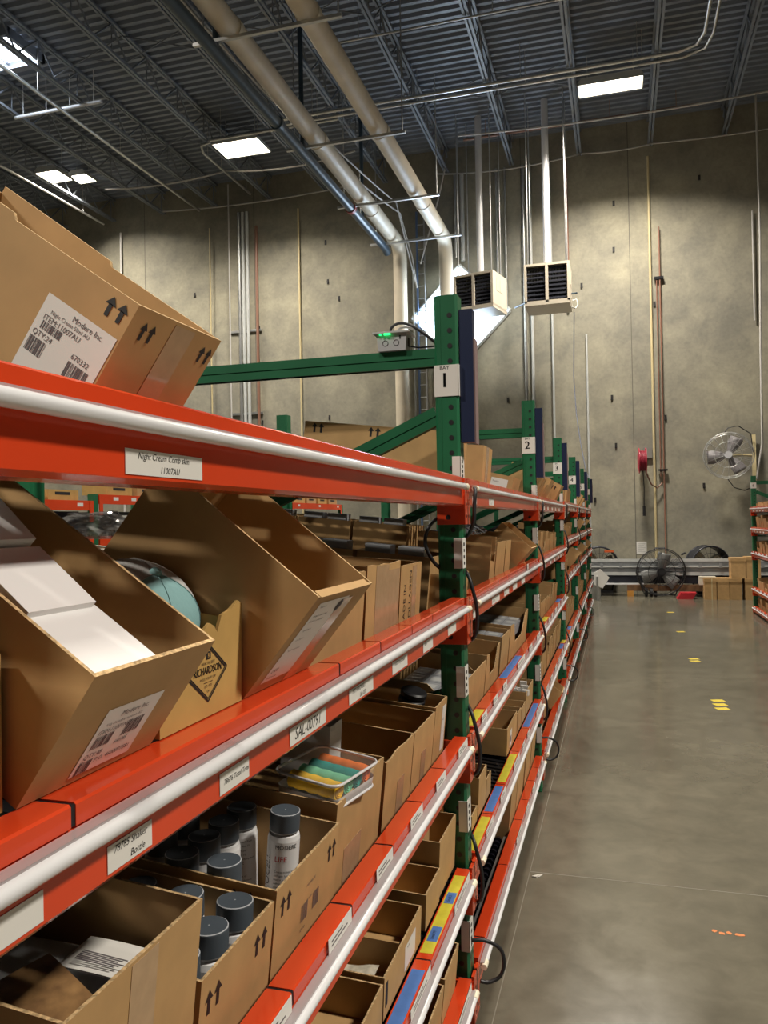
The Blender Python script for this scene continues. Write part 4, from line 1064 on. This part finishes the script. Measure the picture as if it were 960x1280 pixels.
flowbox('brown box of bottles holding the upright LIFE bottle, third shelf', 1.188, 1.487, H - .592, .42, X=-.56, arrows=[('f', .03, .150, .034), ('f', .25, .150, .034), ('n', -.075, .155, .04)],
        draw=lambda rt, w, h, d: sticker(rt, frame((.0003, w*.40 - w/2, h*.36), (0,1,0), (0,0,1)), 0, 0, [(.02, .078, .007, 'MODERE LIFE'), (.02, .05, .006, 'LOT 10293'), (.0, .006, .007, 'QTY 24')], [(.0, .02, .03, .03), (.055, .02, .03, .03)]))
BODY = [(0, 0), (.029, 0), (.031, .004), (.031, .148), (.029, .157), (.024, .160), (.024, .163)]
CAPP = [(.0285, .163), (.0290, .165), (.0290, .198), (.0285, .1995), (.0270, .2003), (.0, .2003)]
protos = {}
def bottle(x, y, ztop, label, tilt=(0, 0, 0), life=False, dent=False):
    hgt = .2003; rt = thing('bottle', label, 'bottle', (x, y, ztop - hgt), tilt, 'grey-capped white bottles')
    if 'b' not in protos:
        mb = MB(); mb.lathe(BODY, 24); bb = protos['b'] = build('bottle_body', mb, BOTTLE, rt)
        mb = MB(); mb.lathe(CAPP, 28, mis=[1, 0, 0, 1, 0]); mb.lathe([(0, .2006), (.0016, .2006)], 8, 1); protos['c'] = build('cap', mb, [CAPGREY, CAPLINE], rt)
    else:
        bb = protos['b'].copy(); C.objects.link(bb); bb.parent = rt
        o = protos['c'].copy(); C.objects.link(o); o.parent = rt
    mb = MB()
    def wrap(t_, size, z, a0, mi, vert=False, sh=0):
        vs, fs = text_geo(t_, size, 'LEFT', sh); rr_ = .0314; out = []
        for vx, vy, _ in vs:
            if vert: vx, vy = -vy, vx
            a = a0 + vx/rr_; out.append((rr_*math.cos(a), rr_*math.sin(a), z + vy))
        mb.add(out, fs, mi)
    if life:
        wrap('MODERE', .0112, .139, -.80, 0); wrap('~', .006, .1460, -.46, 0); wrap('LIFE', .0145, .116, -.80, 1); wrap('BIOCELL', .020, .045, -1.35, 2, True)
        for k in range(5): wrap('----' if k > 6 else ['Concentrated liquid', 'collagen hyaluronic', 'matrix supplement', 'Advanced bio', 'skin & joint'][k], .0058, 0.092 - .0075*k, -.80, 0)
    else:
        for k in range(12): wrap(['Supplement Facts', 'Serving size 15', 'Amount per', 'Calories 10', 'Total Carbohydrate', 'Vitamin C', 'Collagen', 'Other', 'Keep out of', 'reach of children', 'Shake well', 'before use'][k], .0056, .142 - .0085*k, -.9, 0)
    build('printed_text', mb, [INK, REDPRINT, PURPLEINK], bb)
    return rt
for k, (x, y, w_) in enumerate([(-.600, 1.142, 'front far corner'), (-.600, 1.064, 'front middle'), (-.600, .986, 'front near corner'), (-.678, 1.144, 'second row far side'), (-.678, 1.066, 'second row middle'), (-.756, 1.145, 'third row'), (-.834, 1.145, 'rear')]):
    bottle(x, y, H - .590 + (-.6 - x)*.06, 'grey-capped bottle at the %s of the nearer bottle box' % w_, (0, R(3), R(-20*k)))
for k, (x, y, w_) in enumerate([(-.655, 1.226, 'nearest corner'), (-.735, 1.226, 'second row near end'), (-.735, 1.302, 'second row, second from near'), (-.735, 1.377, 'second row, third from near'), (-.735, 1.452, 'second row far end'), (-.815, 1.29, 'third row near end'), (-.815, 1.37, 'third row middle')]):
    bottle(x, y, H - .560 + (-.735 - x)*.06, 'grey-capped bottle at the %s of the farther bottle box' % w_, (0, R(3), R(-45)))
bottle(-.646, 1.436, H - .552, 'white LIFE bottle with grey cap standing alone in the farther bottle box', (R(-3), R(5), R(-52)), True)
flowbox('brown box with a clear pouch of rolled cloths on top, third shelf', 1.505, 1.832, H - .562, .36, 'wavy', draw=lambda rt, w, h, d: tapestrip(rt, w*.2, w*.55, 0, h*.5, w))
# packing inside the pouch box, a low closed carton
mb = MB(); mb.box(-.32, -.01, -.15, .15, 0, .15)
tag(place(build('inner_carton', mb, CARD), (-.585, 1.668, dz(2, -.585) + .03), (0, R(5), 0)), 'closed brown inner carton under the clear pouch on the third shelf', 'box')
# clear pouch
px, py_, pz = -.612, 1.613, H - .572
rt = thing('clear_pouch', 'clear zip pouch with white piping lying on the third shelf box', 'pouch', (px, py_, pz), (R(2), R(6), R(-12)))
def rrect(hx, hy, rr_, z, n=5):
    out = []
    for cx, cy, a0 in ((hx - rr_, hy - rr_, 0), (-hx + rr_, hy - rr_, 90), (-hx + rr_, -hy + rr_, 180), (hx - rr_, -hy + rr_, 270)):
        for k in range(n + 1): a = R(a0 + 90*k/n); out.append((cx + rr_*math.cos(a), cy + rr_*math.sin(a), z))
    return out
a_ = rrect(.072, .086, .024, 0); b_ = rrect(.076, .09, .024, .050); n = len(a_)
mb = MB(); mb.add(a_ + b_, [(k, (k+1) % n, n + (k+1) % n, n + k) for k in range(n)] + [list(range(n, 2*n))], 0, True)
build('vinyl_body', mb, CLEAR, rt)
for z_, hx, hy in ((.0, .073, .087), (.052, .0775, .0915)):
    p_ = rrect(hx, hy, .024, z_); mb = MB(); mb.tube(p_ + p_[:2], .0032 if z_ != .03 else .0045, 6); build('piping', mb, PIPING, rt)
mb = MB(); mb.add(rrect(.0725, .0865, .024, 0) + rrect(.0745, .0885, .024, .022), [(k, (k+1) % n, n + (k+1) % n, n + k) for k in range(n)] + [list(range(n))[::-1]], 0, True); build('white_zip_band', mb, PIPING, rt)
for k, (cn, yy) in enumerate((('orange', .058), ('teal', .020), ('mint', -.018), ('yellow', -.055))):
    mb = MB(); nseg = 14; pts = []
    mb.tube([(-.058 + .116*i/nseg, 0, 0) for i in range(nseg + 1)], [.0185 + .0008*math.sin(i*1.7 + k) for i in range(nseg + 1)], 14)
    for e in (-.0585, .0585):
        for q in (.005, .0095, .014): mb.ring((e, 0, 0), (1, 0, 0), q, .0012, 14, 4)
    o = build('rolled_cloth', mb, CLOTHS[cn]); M = Matrix.Translation((px, py_, pz)) @ Matrix.Rotation(R(-12), 4, 'Z') @ Matrix.Rotation(R(6), 4, 'Y') @ Matrix.Rotation(R(2), 4, 'X') @ Matrix.Translation((.006, yy, .024 + .006))
    o.matrix_world = M; tag(o, '%s rolled cloth inside the clear pouch' % cn, 'cloth', 'rolled cloths in the pouch')
def d_wb(rt, w, h, d):
    mb = MB(); mb.box(-d, 0, -w/2, w/2, h - .001, h + .001); mb.box(0, .0008, w*.1 - w/2, w*.4 - w/2, h - .012, h, 1); build('tuck_lid', mb, [mat('pale_grey_card', (.58, .58, .57), .45), LSTEEL], rt)
carton('plain pale grey carton standing on edge behind the clear pouch', -.660, H - .640, 1.742, 1.823, .165, .12, 4, mats=[mat('pale_grey_card', (.58, .58, .57), .45), LSTEEL, INK], draw=d_wb)
flowbox('empty brown box on the third shelf, right beside the pouch box', 1.862, 2.135, H - .585, .36, 'wavy', draw=lambda rt, w, h, d: tapestrip(rt, w*.45, w*.7, 0, h*.6, w))
flowbox('empty brown box on the third shelf, second past the pouch box', 2.142, 2.400, H - .588, .40, draw=lambda rt, w, h, d: tapestrip(rt, w*.4, w*.62, 0, h*.6, w))
def d_e(rt, w, h, d):
    M = frame((.0003, w*.62 - w/2, h*.25), (0,1,0), (0,0,1)); sticker(rt, M, w*.3, h*.66, [(.01, .1, .012, 'AU'), (.01, .06, .012, '24')], [])
flowbox('brown box of black rubber discs on the third shelf beside the BAY 1 post', 2.405, 2.575, H - .578, .45, draw=d_e)
for k in range(3):
    mb = MB(); mb.lathe([(0, -.011), (.038, -.011), (.043, -.006), (.043, .006), (.038, .011), (0, .011)], 24)
    tag(place(build('rubber_disc', mb, BLACK), (-.655 + .007*k, 2.49, H - .60 + .0225*k), (R(6), R(16), 0)), '%s black rubber disc stacked in the third shelf box by the BAY 1 post' % ['lowest', 'middle', 'topmost'][k], 'disc', 'black rubber discs')
mb = MB(); mb.box(-.2, .2, -.065, .065, 0, .13)
tag(place(build('inner_carton', mb, CARD), (-.80, 2.49, dz(2, -.80) + .008), (0, R(6), 0)), 'closed inner carton under the black rubber discs', 'box')

# --- fourth shelf, before post 1
def l4(label, y0, y1, top, X=-.535, b=0, **k):
    z = dz(3, X, b); z = max(z, lv(b, 3) + TR + .001); return carton(label, X, z, y0, y1, top - z, k.pop('d', .34), k.pop('tilt', 3), **k)
l4('open empty brown box on the fourth shelf, lowest at the frame bottom', 1.42, 1.735, H - 1.045)
def d_g(rt, w, h, d):
    sticker(rt, frame((.0003, w*.52 - w/2, h*.12), (0,1,0), (0,0,1)), w*.3, h*.62, [(.02, .05, .009, 'Modere')], [])
    mb = MB(); mb.box(-d + .006, -.006, -.004, .004, .006, h - .012); build('divider', mb, CARD, rt)
    mb = MB(); mb.box(0, .0008, .012 - w/2, .03 - w/2, h*.25, h*.8); build('dark_print', mb, INK, rt)
l4('brown box with a divider and a crumpled paper, fourth shelf before post 1', 1.745, 2.10, H - 1.037, draw=d_g)
mb = MB(); rr = random.Random(5); g = 7; vs = []
for i in range(g):
    for j in range(g): vs.append((-.07 + .14*i/(g-1), -.06 + .12*j/(g-1), .03*math.sin(i*.7)*math.cos(j*.5) + rr.uniform(-.006, .006)))
mb.add(vs, [(i*g+j, (i+1)*g+j, (i+1)*g+j+1, i*g+j+1) for i in range(g-1) for j in range(g-1)], 0, True)
mb.add([(v[0], v[1], v[2] - .003) for v in vs], [(i*g+j+1, (i+1)*g+j+1, (i+1)*g+j, i*g+j) for i in range(g-1) for j in range(g-1)], 0, True)
tag(place(build('packing_paper', mb, mat('cream_paper', (.55, .50, .40), .6, var=.25, scale=60)), (-.66, 1.835, H - 1.085), (0, R(24), 0)), 'crumpled cream packing paper in the divided fourth shelf box', 'paper')
l4('narrow empty brown box on the fourth shelf, between the divided box and post 1', 2.155, 2.335, H - 1.035, d=.3, draw=lambda rt, w, h, d: [build('torn_divider', (lambda m: (m.box(-.17, -.155, -w/2 + .006, w/2 - .006, .006, h - .01), m)[1])(MB()), EDGE, rt)])
def d_i(rt, w, h, d):
    for k, x in enumerate((-.09, -.17, -.25)):
        mb = MB(); mb.box(x, x + .004, -w/2 + .006, w/2 - .006, .006, h - .015); build('divider', mb, CARD, rt)
l4('brown box split by dividers on the fourth shelf, touching the BAY 1 post', 2.345, 2.59, H - .965, X=-.54, draw=d_i, d=.33)
# --- bottom shelf, before post 1
for k, (y0, y1, tp) in enumerate([(1.72, 2.0, H - 1.40), (2.02, 2.30, H - 1.36), (2.31, 2.52, H - 1.35)]):
    flowbox('brown box on the bottom shelf before post 1, %s from the near end' % ORD[k], y0, y1, tp, .3, X=-.54, l=4)

# ------------------------------------------------------------------ boxes between posts 1 and 2
B12 = 'between posts 1 and 2'
carton('long brown box behind the diagonal brace and BAY 1 post on the top shelf', -.585, dz(0, -.585, 1), 2.78, 3.08, .225, .56, 7, arrows=[('n', -.52, .185, .035), ('n', -.30, .185, .035)])
carton('square pale brown box past the BAY 1 post on the top shelf', -.575, dz(0, -.575, 1), 3.46, 3.70, .235, .115, 5, draw=lambda rt, w, h, d: tapestrip(rt, w*.3, w*.6, 0, h, w))
def d_lab(rt, w, h, d): sticker(rt, frame((-.13, -w/2 - .0004, h*.2), (1,0,0), (0,0,1)), .10, .10, [(.01, .08, .012, 'Modere'), (.01, .05, .01, 'AU')], [(.01, .01, .05, .02)])
carton('big brown box with a white label on the top shelf by post 2', -.62, dz(0, -.62, 1), 4.72, 5.06, .155, .5, 14, draw=d_lab)
f1 = lambda *a, **k: flowbox(*a, b=1, **k)
f1('small low brown box hidden behind the BAY 1 post, second shelf', 2.78, 3.05, H - .20, .2, l=1)
f1('tall plain brown box with a cut-down front, second shelf past the BAY 1 post', 3.58, 3.73, H - .085, .34, 'low', l=1)
f1('narrow upright brown box, second past the BAY 1 post on the second shelf', 3.76, 4.05, H - .112, .3, 'open', l=1)
f1('narrow upright brown box, third past the BAY 1 post on the second shelf', 4.08, 4.27, H - .114, .3, 'open', l=1)
carton('steeply tilted brown box on the second shelf leaning toward post 2', -.528, Z2, 4.30, 4.62, .125, .21, 42)
f1('narrow pale box standing at post 2 on the second shelf', 4.75, 5.02, H - .16, .3, l=1)
def d_sil(rt, w, h, d): pass
f1('brown box of grey cartons with sloped rim, third shelf, first past the BAY 1 post', 2.80, 3.395, H - .60, .3, 'open', side='slope')
f1('brown box with a deep V-cut front on the third shelf', 3.41, 3.80, H - .585, .3, 'vcut')
f1('narrow brown box packed with grey cartons, third shelf', 3.86, 4.15, H - .572, .42)
f1('wide brown box with sloped sides full of grey cartons, third shelf by post 2', 4.18, 5.00, H - .56, .45, 'vcut')
def cards(x0, y0, nx, ny, sx_, sy_, ztop, lab, l=2, b=1):
    k = 0
    for i in range(nx):
        for j in range(ny):
            mb = MB(); mb.box(-sx_/2 + .002, sx_/2 - .002, -sy_/2 + .002, sy_/2 - .002, 0, .06); mb.box(-sx_*.3, sx_*.3, -sy_*.25, sy_*.25, .06, .0604, 1)
            o = build('grey_carton', mb, [SILVER, LSTEEL]); place(o, (x0 - sx_*(i + .5), y0 + sy_*(j + .5), ztop - .06 - .01 + .0*i + sx_*i*.1), (0, R(6), 0))
            tag(o, '%s, %s row back, %s along' % (lab, ORD[i], ORD[j]), 'carton', 'grey cartons in the third shelf boxes')
cards(-.585, 4.19, 4, 5, .085, .155, H - .60, 'grey carton in the wide box by post 2')
cards(-.585, 3.87, 4, 2, .085, .13, H - .575, 'grey carton in the narrow third shelf box')
cards(-.60, 2.83, 3, 4, .08, .13, H - .64, 'grey carton in the sloped-rim third shelf box')
g1 = lambda *a, **k: l4(*a, b=1, **k)
g1('narrow brown box, first past the BAY 1 post on the fourth shelf', 2.88, 3.0, H - 1.08, d=.3)
g1('small brown box with inner divider, second past the BAY 1 post on the fourth shelf', 3.02, 3.20, H - .985, d=.25)
g1('half-height brown box, third past the BAY 1 post on the fourth shelf', 3.215, 3.33, H - 1.05, d=.35)
def d_big(rt, w, h, d): sticker(rt, frame((.0004, w*.25 - w/2, h*.12), (0,1,0), (0,0,1)), w*.2, h*.62, [], [(.01, .02, .05, .03)])
g1('big plain brown box with a white label strip on the fourth shelf', 3.83, 4.215, H - 1.006, d=.36, draw=d_big)
g1('narrow brown box right behind the big one on the fourth shelf', 4.24, 4.40, H - 1.03, d=.36)
g1('narrow brown box, second behind the big one on the fourth shelf', 4.42, 4.62, H - 1.045, d=.36)
def d_bag(rt, w, h, d):
    mb = MB(); rr = random.Random(9)
    for k in range(9): a = rr.uniform(-.12, -.02); b_ = rr.uniform(-w*.4, w*.3); mb.box(a, a + .04, b_, b_ + .02, h - .03, h - .01 + rr.uniform(0, .02))
    build('wrapped_contents', mb, PAPER, rt)
g1('brown box with white wrapped contents on the fourth shelf near post 2', 4.64, 5.02, H - 1.0, d=.36, draw=d_bag)
for k, (y0, y1, tp) in enumerate([(3.86, 4.10, H - 1.27), (4.12, 4.42, H - 1.25), (4.50, 4.78, H - 1.28), (4.82, 5.06, H - 1.26)]):
    flowbox('brown box on the bottom shelf, %s after the empty lanes past the BAY 1 post' % ORD[k], y0, y1, tp, .34, X=-.545, l=4, b=1)
# black wheel bar in the empty bottom lanes
rt = thing('wheel_bar', 'black wheel bar with grey rail in the empty bottom lanes past post 1', 'roller bar', (-.535, 2.72, LVA[4] - .012))
mb = MB(); mb.box(-.020, -.010, 0, 1.1, -.03, .024); build('grey_rail', mb, STEEL, rt)
for k in range(22):
    mb = MB(); mb.tube([(-.046, .02 + .05*k, .008), (-.046, .052 + .05*k, .008)], [.022, .015], 10); build('wheel', mb, mat('glossy_black_wheel', (.012, .012, .018), .15), rt)
# ------------------------------------------------------------------ boxes further along
rb = random.Random(21)
CL = [(-.535, 'tilted'), (-.572, 'up')]
for b in range(2, 6):
    for l in range(5):
        y = PY[b] + .16; k = 0; yend = PY[b+1] - .06
        n_t = 0
        while y < yend - .1:
            w = rb.uniform(.12, .23) if l not in (0,) else (rb.uniform(.12, .17) if b == 2 and k < 3 else rb.uniform(.16, .3))
            if l == 0 and rb.random() < .35 and not (b == 2 and k < 2): y += w; 
            w = min(w, yend - y)
            if w < .08: break
            pos = '%s past post %d on the %s shelf' % (ORD[k], b, LEVEL[l])
            clear = lv(b, l-1) - lv(b, l) - .13 if l else .24
            if l == 0:
                tl = 28 if (b == 2 and k < 3) or rb.random() < .15 else 6
                hh = rb.uniform(.11, .17)
                X_ = -.535
                z_ = lv(b, 0) + TR + .001 if tl > 10 else dz(0, -.575, b)
                carton(('tilted brown box, ' if tl > 10 else 'upright brown box, ') + pos, X_ if tl > 10 else -.575, z_, y, y + w, hh if tl > 10 else hh + .07, .22, tl, arrows=[('n', -.07, hh*.6, .035)] if tl > 10 else ())
            else:
                tl = 35 if rb.random() < (.14 if l == 1 and b > 2 else .03) else rb.uniform(3, 7)
                if tl > 10:
                    carton('tilted open brown box, ' + pos, -.535, lv(b, l) + TR + .001, y, y + w, min(.16, clear*.75), .24, tl)
                else:
                    X_ = -.572 if l != 3 else -.545
                    z_ = dz(l, X_, b)
                    hh = min(rb.uniform(.15, .24), clear + .02)
                    carton('upright brown box, ' + pos, X_, z_, y, y + w, hh, rb.uniform(.25, .4), tl, rb.choice(['open', 'open', 'open', 'wavy', 'wavy', 'vcut']))
            y += w + rb.choice((.008, .012, .02, .06)); k += 1
            if k >= 19: break
# boxes on the right rack
for l in range(5):
    y = PY[6] - .06; k = 0
    while y > PY[6] - 1.95:
        w = rb.uniform(.13, .3)
        zt = RT[l]
        hh = rb.uniform(.13, .24) if l != 4 else .17
        if l == 0: hh = rb.uniform(.05, .12)
        off = -.058 + .0
        X_ = XTR + .1025
        carton('brown box, %s from post 6 on the %s shelf of the right rack' % (ORD[k], LEVEL[l]), X_, zt - .058 + .0045, y - w, y, hh + .06, .3, 5, rb.choice(['open', 'wavy', 'low']), s=1, group='cardboard boxes on the right rack')
        y -= w + rb.choice((.01, .03, .08)); k += 1

# ------------------------------------------------------------------ deep in the rack: reserve cartons with silver contents
def reserve(label, X, l, b, y0, y1, h, d, tilt=22):
    return carton(label, X, dz(l, X, b), y0, y1, h, d, tilt, group='reserve cartons deep in the rack')
def lane(yy0, yy1, Xs, htop, row, d):
    for k, X in enumerate(Xs):
        z = dz(1, X, 1)
        carton('dark reserve carton, %s from front, %s lane past post 1, second shelf' % (ORD[k], row), X, z, yy0, yy1, htop, d, 6, draw=(lambda rt, w, h, d: sticker(rt, frame((-d*.75, -w/2 - .0004, h*.62), (1,0,0), (0,0,1)), .09, .06, [(.01, .045, .010, 'AU')], [(.01, .01, .025, .02)])) if k == 2 and row == 'nearer' else None, group='reserve cartons deep in the rack')
        for q in range(2):
            mb = MB(); mb.box(-.048, .048, 0, .07, 0, htop + .018); mb.box(-.046, .046, -.0008, 0, htop - .01, htop + .015)
            tag(place(build('silver_pack', mb, SILVER), (X - .075 - .125*q, yy0 + .012, z + .012 + (.075 + .125*q)*.1), (0, R(6), 0)), 'silver pack, %s in the %s reserve carton of the %s lane past post 1' % (['front one', 'rear one'][q], ORD[k], row), 'pack', 'silver packs deep in the rack')
lane(2.76, 3.10, (-.66, -.95, -1.24, -1.53), .20, 'nearer', .275)
lane(3.72, 4.06, (-1.0, -1.29, -1.58), .27, 'farther', .275)
# crumpled film on the second shelf
def lump(name, loc, sx_, sy_, sz_, m, label, seed, cat, amp=.35):
    import bmesh
    bm = bmesh.new(); bmesh.ops.create_icosphere(bm, subdivisions=4, radius=1)
    for v in bm.verts:
        q = noise.noise(v.co*2.3 + Vector((seed, 0, 0))); q2 = noise.noise(v.co*6 + Vector((0, seed, 0)))
        v.co *= 1 + amp*q + amp*.45*abs(q2)
        v.co.x *= sx_; v.co.y *= sy_; v.co.z = max(v.co.z, -.75)*sz_
    me = bpy.data.meshes.new(name); bm.to_mesh(me); bm.free(); me.materials.append(m)
    o = bpy.data.objects.new(name, me); C.objects.link(o); place(o, loc); return tag(o, label, cat)
lump('plastic_wrap', (-1.52, 2.08, H - .005), .10, .14, .045, FILM, 'crumpled clear plastic wrap far back on the second shelf, seen between the two tilted boxes', 1.0, 'wrap')
mb = MB(); mb.box(-.3, .3, -.3, .3, 0, .135)
for k in range(7): mb.box(-.29, .29, -.28 + .085*k, -.245 + .085*k, .135, .138, 1)  # white strips paint the streak highlights of the wheel lanes
tag(place(build('striped_carton', mb, [CARD, WHITE]), (-1.62, 2.22, dz(1, -1.62) + .004), (0, R(6), 0)), 'low carton with painted white lane highlights far back on the second shelf under crumpled film', 'box')
mb = MB(); mb.box(-.02, .02, -.05, .05, 0, .06)
tag(place(build('white_packet', mb, PAPER), (-1.55, 2.30, H - .028), (0, R(6), 0)), 'small white packet beside the crumpled plastic wrap', 'packet')
lump('silver_bag', (-.88, 4.72, H - .075), .10, .38, .045, mat('silver_film', (.42, .43, .46), .18, metal=.6), 'silver crumpled bag on the second shelf by post 2', 4.0, 'bag', .3)
carton('brown carton under the silver bag on the second shelf by post 2', -.80, dz(1, -.80, 1), 4.53, 5.06, .205, .2, 6, group='reserve cartons deep in the rack')
lump('bottle_bag', (-1.9, 2.4, dz(1, -1.9) + .06), .1, .25, .06, FILM, 'clear bag at the very back of the second shelf before post 1', 7.0, 'bag', .3) if False else None

# ------------------------------------------------------------------ neighbouring rack row seen through the gap
XN = -5.2
def far_beam(y0, y1, z, hgt, label, nlab):
    rt = thing('shelf_beam', label, 'shelf beam', (XN, y0, z), group='beams of the neighbouring rack')
    mb = MB(); mb.box(-.06, 0, 0, y1 - y0, -hgt/2, hgt/2); build('beam_bar', mb, RED, rt)
    for k in range(nlab):
        yy = .25 + (y1 - y0 - .5)*k/max(1, nlab - 1); mb = MB(); mb.box(.0, .001, yy, yy + .09, -.01, .025); build('shelf_label', mb, PAPER, rt)
    for e in (0, y1 - y0 - .06):
        mb = MB(); mb.box(-.002, .006, e, e + .06, -hgt/2 - .12, hgt/2); build('end_connector', mb, RED, rt)
for k, (y0, y1) in enumerate([(4.6, 7.08), (7.18, 9.66), (9.76, 12.24), (12.34, 14.8)]):
    far_beam(y0, y1, H + (.21 if k == 0 else .28), .10, 'orange-red beam of the neighbouring rack seen through the gap, %s from the camera' % ORD[k], [3, 7, 3, 3][k])
    far_beam(y0, y1, H - .16, .10, 'lower orange-red beam of the neighbouring rack, %s from the camera' % ORD[k], 4)
    mb = MB(); mb.box(-1.2, -.01, 0, y1 - y0, -.06, -.03)
    tag(place(build('shelf_deck', mb, DARKSTEEL), (XN - .06, y0, H - .07)), 'dark shelf deck of the neighbouring rack, %s from the camera' % ORD[k], 'shelf deck', 'decks of the neighbouring rack')
    rt = thing('upright_frame', 'green upright of the neighbouring rack, %s from the camera' % ORD[k], 'rack upright', (XN, y1 + .01, 0), group='uprights of the neighbouring rack')
    mb = MB(); mb.prism(chamf(-.08, 0, 0, .08, .008), 'z', 0, H + .33); build('column', mb, GREEN, rt)
    mb = MB(); mb.prism(chamf(-1.3, -1.22, 0, .08, .008), 'z', 0, H + .33); build('column', mb, GREEN, rt)
    mb = MB(); mb.box(-1.22, -.08, .02, .06, H - .4, H - .34); mb.box(-1.22, -.08, .02, .06, .3, .36); build('horizontal_brace', mb, GREEN, rt)
    for q in range(4):
        yy = y0 + .2 + .55*q
        mb = MB(); mb.box(-.34, -.02, 0, .45, 0, .17 if k else .1); mb.box(-.02, -.019, .1, .32, .05, .08, 1)
        tag(place(build('stored_carton', mb, [YCARD if (q + k) % 2 else CARD, INK]), (XN - .02, yy, H + (.262 if k == 0 else .332))), 'carton on the neighbouring rack top, bay %s from the camera, %s along' % (ORD[k], ORD[q]), 'box', 'cartons on the neighbouring rack')
        mb = MB(); mb.box(-.5, -.02, 0, .53, 0, .25)  # dark block added and enlarged to blacken the view below the beam
        tag(place(build('dark_infill', mb, NAVY if q % 2 else BLACK), (XN - .08, yy, H - .099)), 'dark tote on the neighbouring rack, bay %s from the camera, %s along' % (ORD[k], ORD[q]), 'infill', 'added dark infill on the neighbouring rack')

# ------------------------------------------------------------------ marks and scraps on the floor
for k, (x, y, n) in enumerate([(.851, 15.07, 1), (.849, 12.58, 1), (.83, 10.15, 2), (.848, 7.81, 3)]):
    rt = thing('floor_tape_mark', 'yellow floor tape mark in the aisle, %s from the back wall' % ORD[k], 'floor mark', (x, y, 0), group='yellow floor marks')
    for q in range(n):
        mb = MB(); mb.M = Matrix.Translation((0, .16*q - .08*(n-1), 0)) @ Matrix.Rotation(R(18), 4, 'Z'); mb.box(-.055, .055, -.045, .045, .0, .0015); build('tape_piece', mb, mat('worn_yellow_tape', (.65, .50, .03), .6, var=.25, scale=20), rt)
rt = thing('tape_residue', 'torn orange tape residue on the aisle floor at lower right', 'floor mark', (.40, 3.556, 0))
for q, (xa, xb, yy) in enumerate([(-.065, -.045, .01), (-.04, -.015, -.005), (-.01, .01, .006), (.02, .062, 0)]):
    mb = MB(); rr = random.Random(q); pts = []
    for a in range(8): pts.append(((xa+xb)/2 + (xb-xa)*.55*math.cos(a*math.pi/4)*rr.uniform(.8, 1.1), yy + .011*math.sin(a*math.pi/4)*rr.uniform(.7, 1.4)))
    mb.prism(pts, 'z', 0, .0012); build('residue_patch', mb, mat('faded_orange_tape', (.60, .20, .06), .6), rt)
mb = MB(); rr = random.Random(2)
for k in range(4): mb.prism([(rr.uniform(-.03, -.01), rr.uniform(-.02, 0)), (rr.uniform(.0, .03), rr.uniform(-.02, 0)), (rr.uniform(.0, .03), rr.uniform(.01, .03))], 'z', .001*k, .001*k + .0035)
tag(place(build('paper_scrap', mb, mat('grey_white_scrap', (.48, .45, .40), .7)), (-.413, 3.90, 0)), 'small torn paper scrap on the floor beside the left rack', 'scrap')
# thin saw-cut joints in the slab
mb = MB()
JM = mat('pale_slab_joint', (.16, .145, .11), .6)
mb.box(-.45, 2.6, 3.94, 3.948, 0, .0006); mb.box(-.450, -.4465, 1.8, 12, 0, .0004)
o = build('trim_1', mb, JM); o['kind'] = 'structure'

# ------------------------------------------------------------------ world, view
w = bpy.data.worlds.new('world'); sc.world = w; w.use_nodes = True
w.node_tree.nodes['Background'].inputs['Color'].default_value = (.05, .06, .07, 1)
vs_ = sc.view_settings; vs_.view_transform = 'Standard'; vs_.look = 'None'; vs_.gamma = 1; vs_.exposure = 0.0; vs_.use_curve_mapping = False
sc.cycles.use_denoising = True
sc.cycles.max_bounces = 10; sc.cycles.diffuse_bounces = 5; sc.cycles.transparent_max_bounces = 12
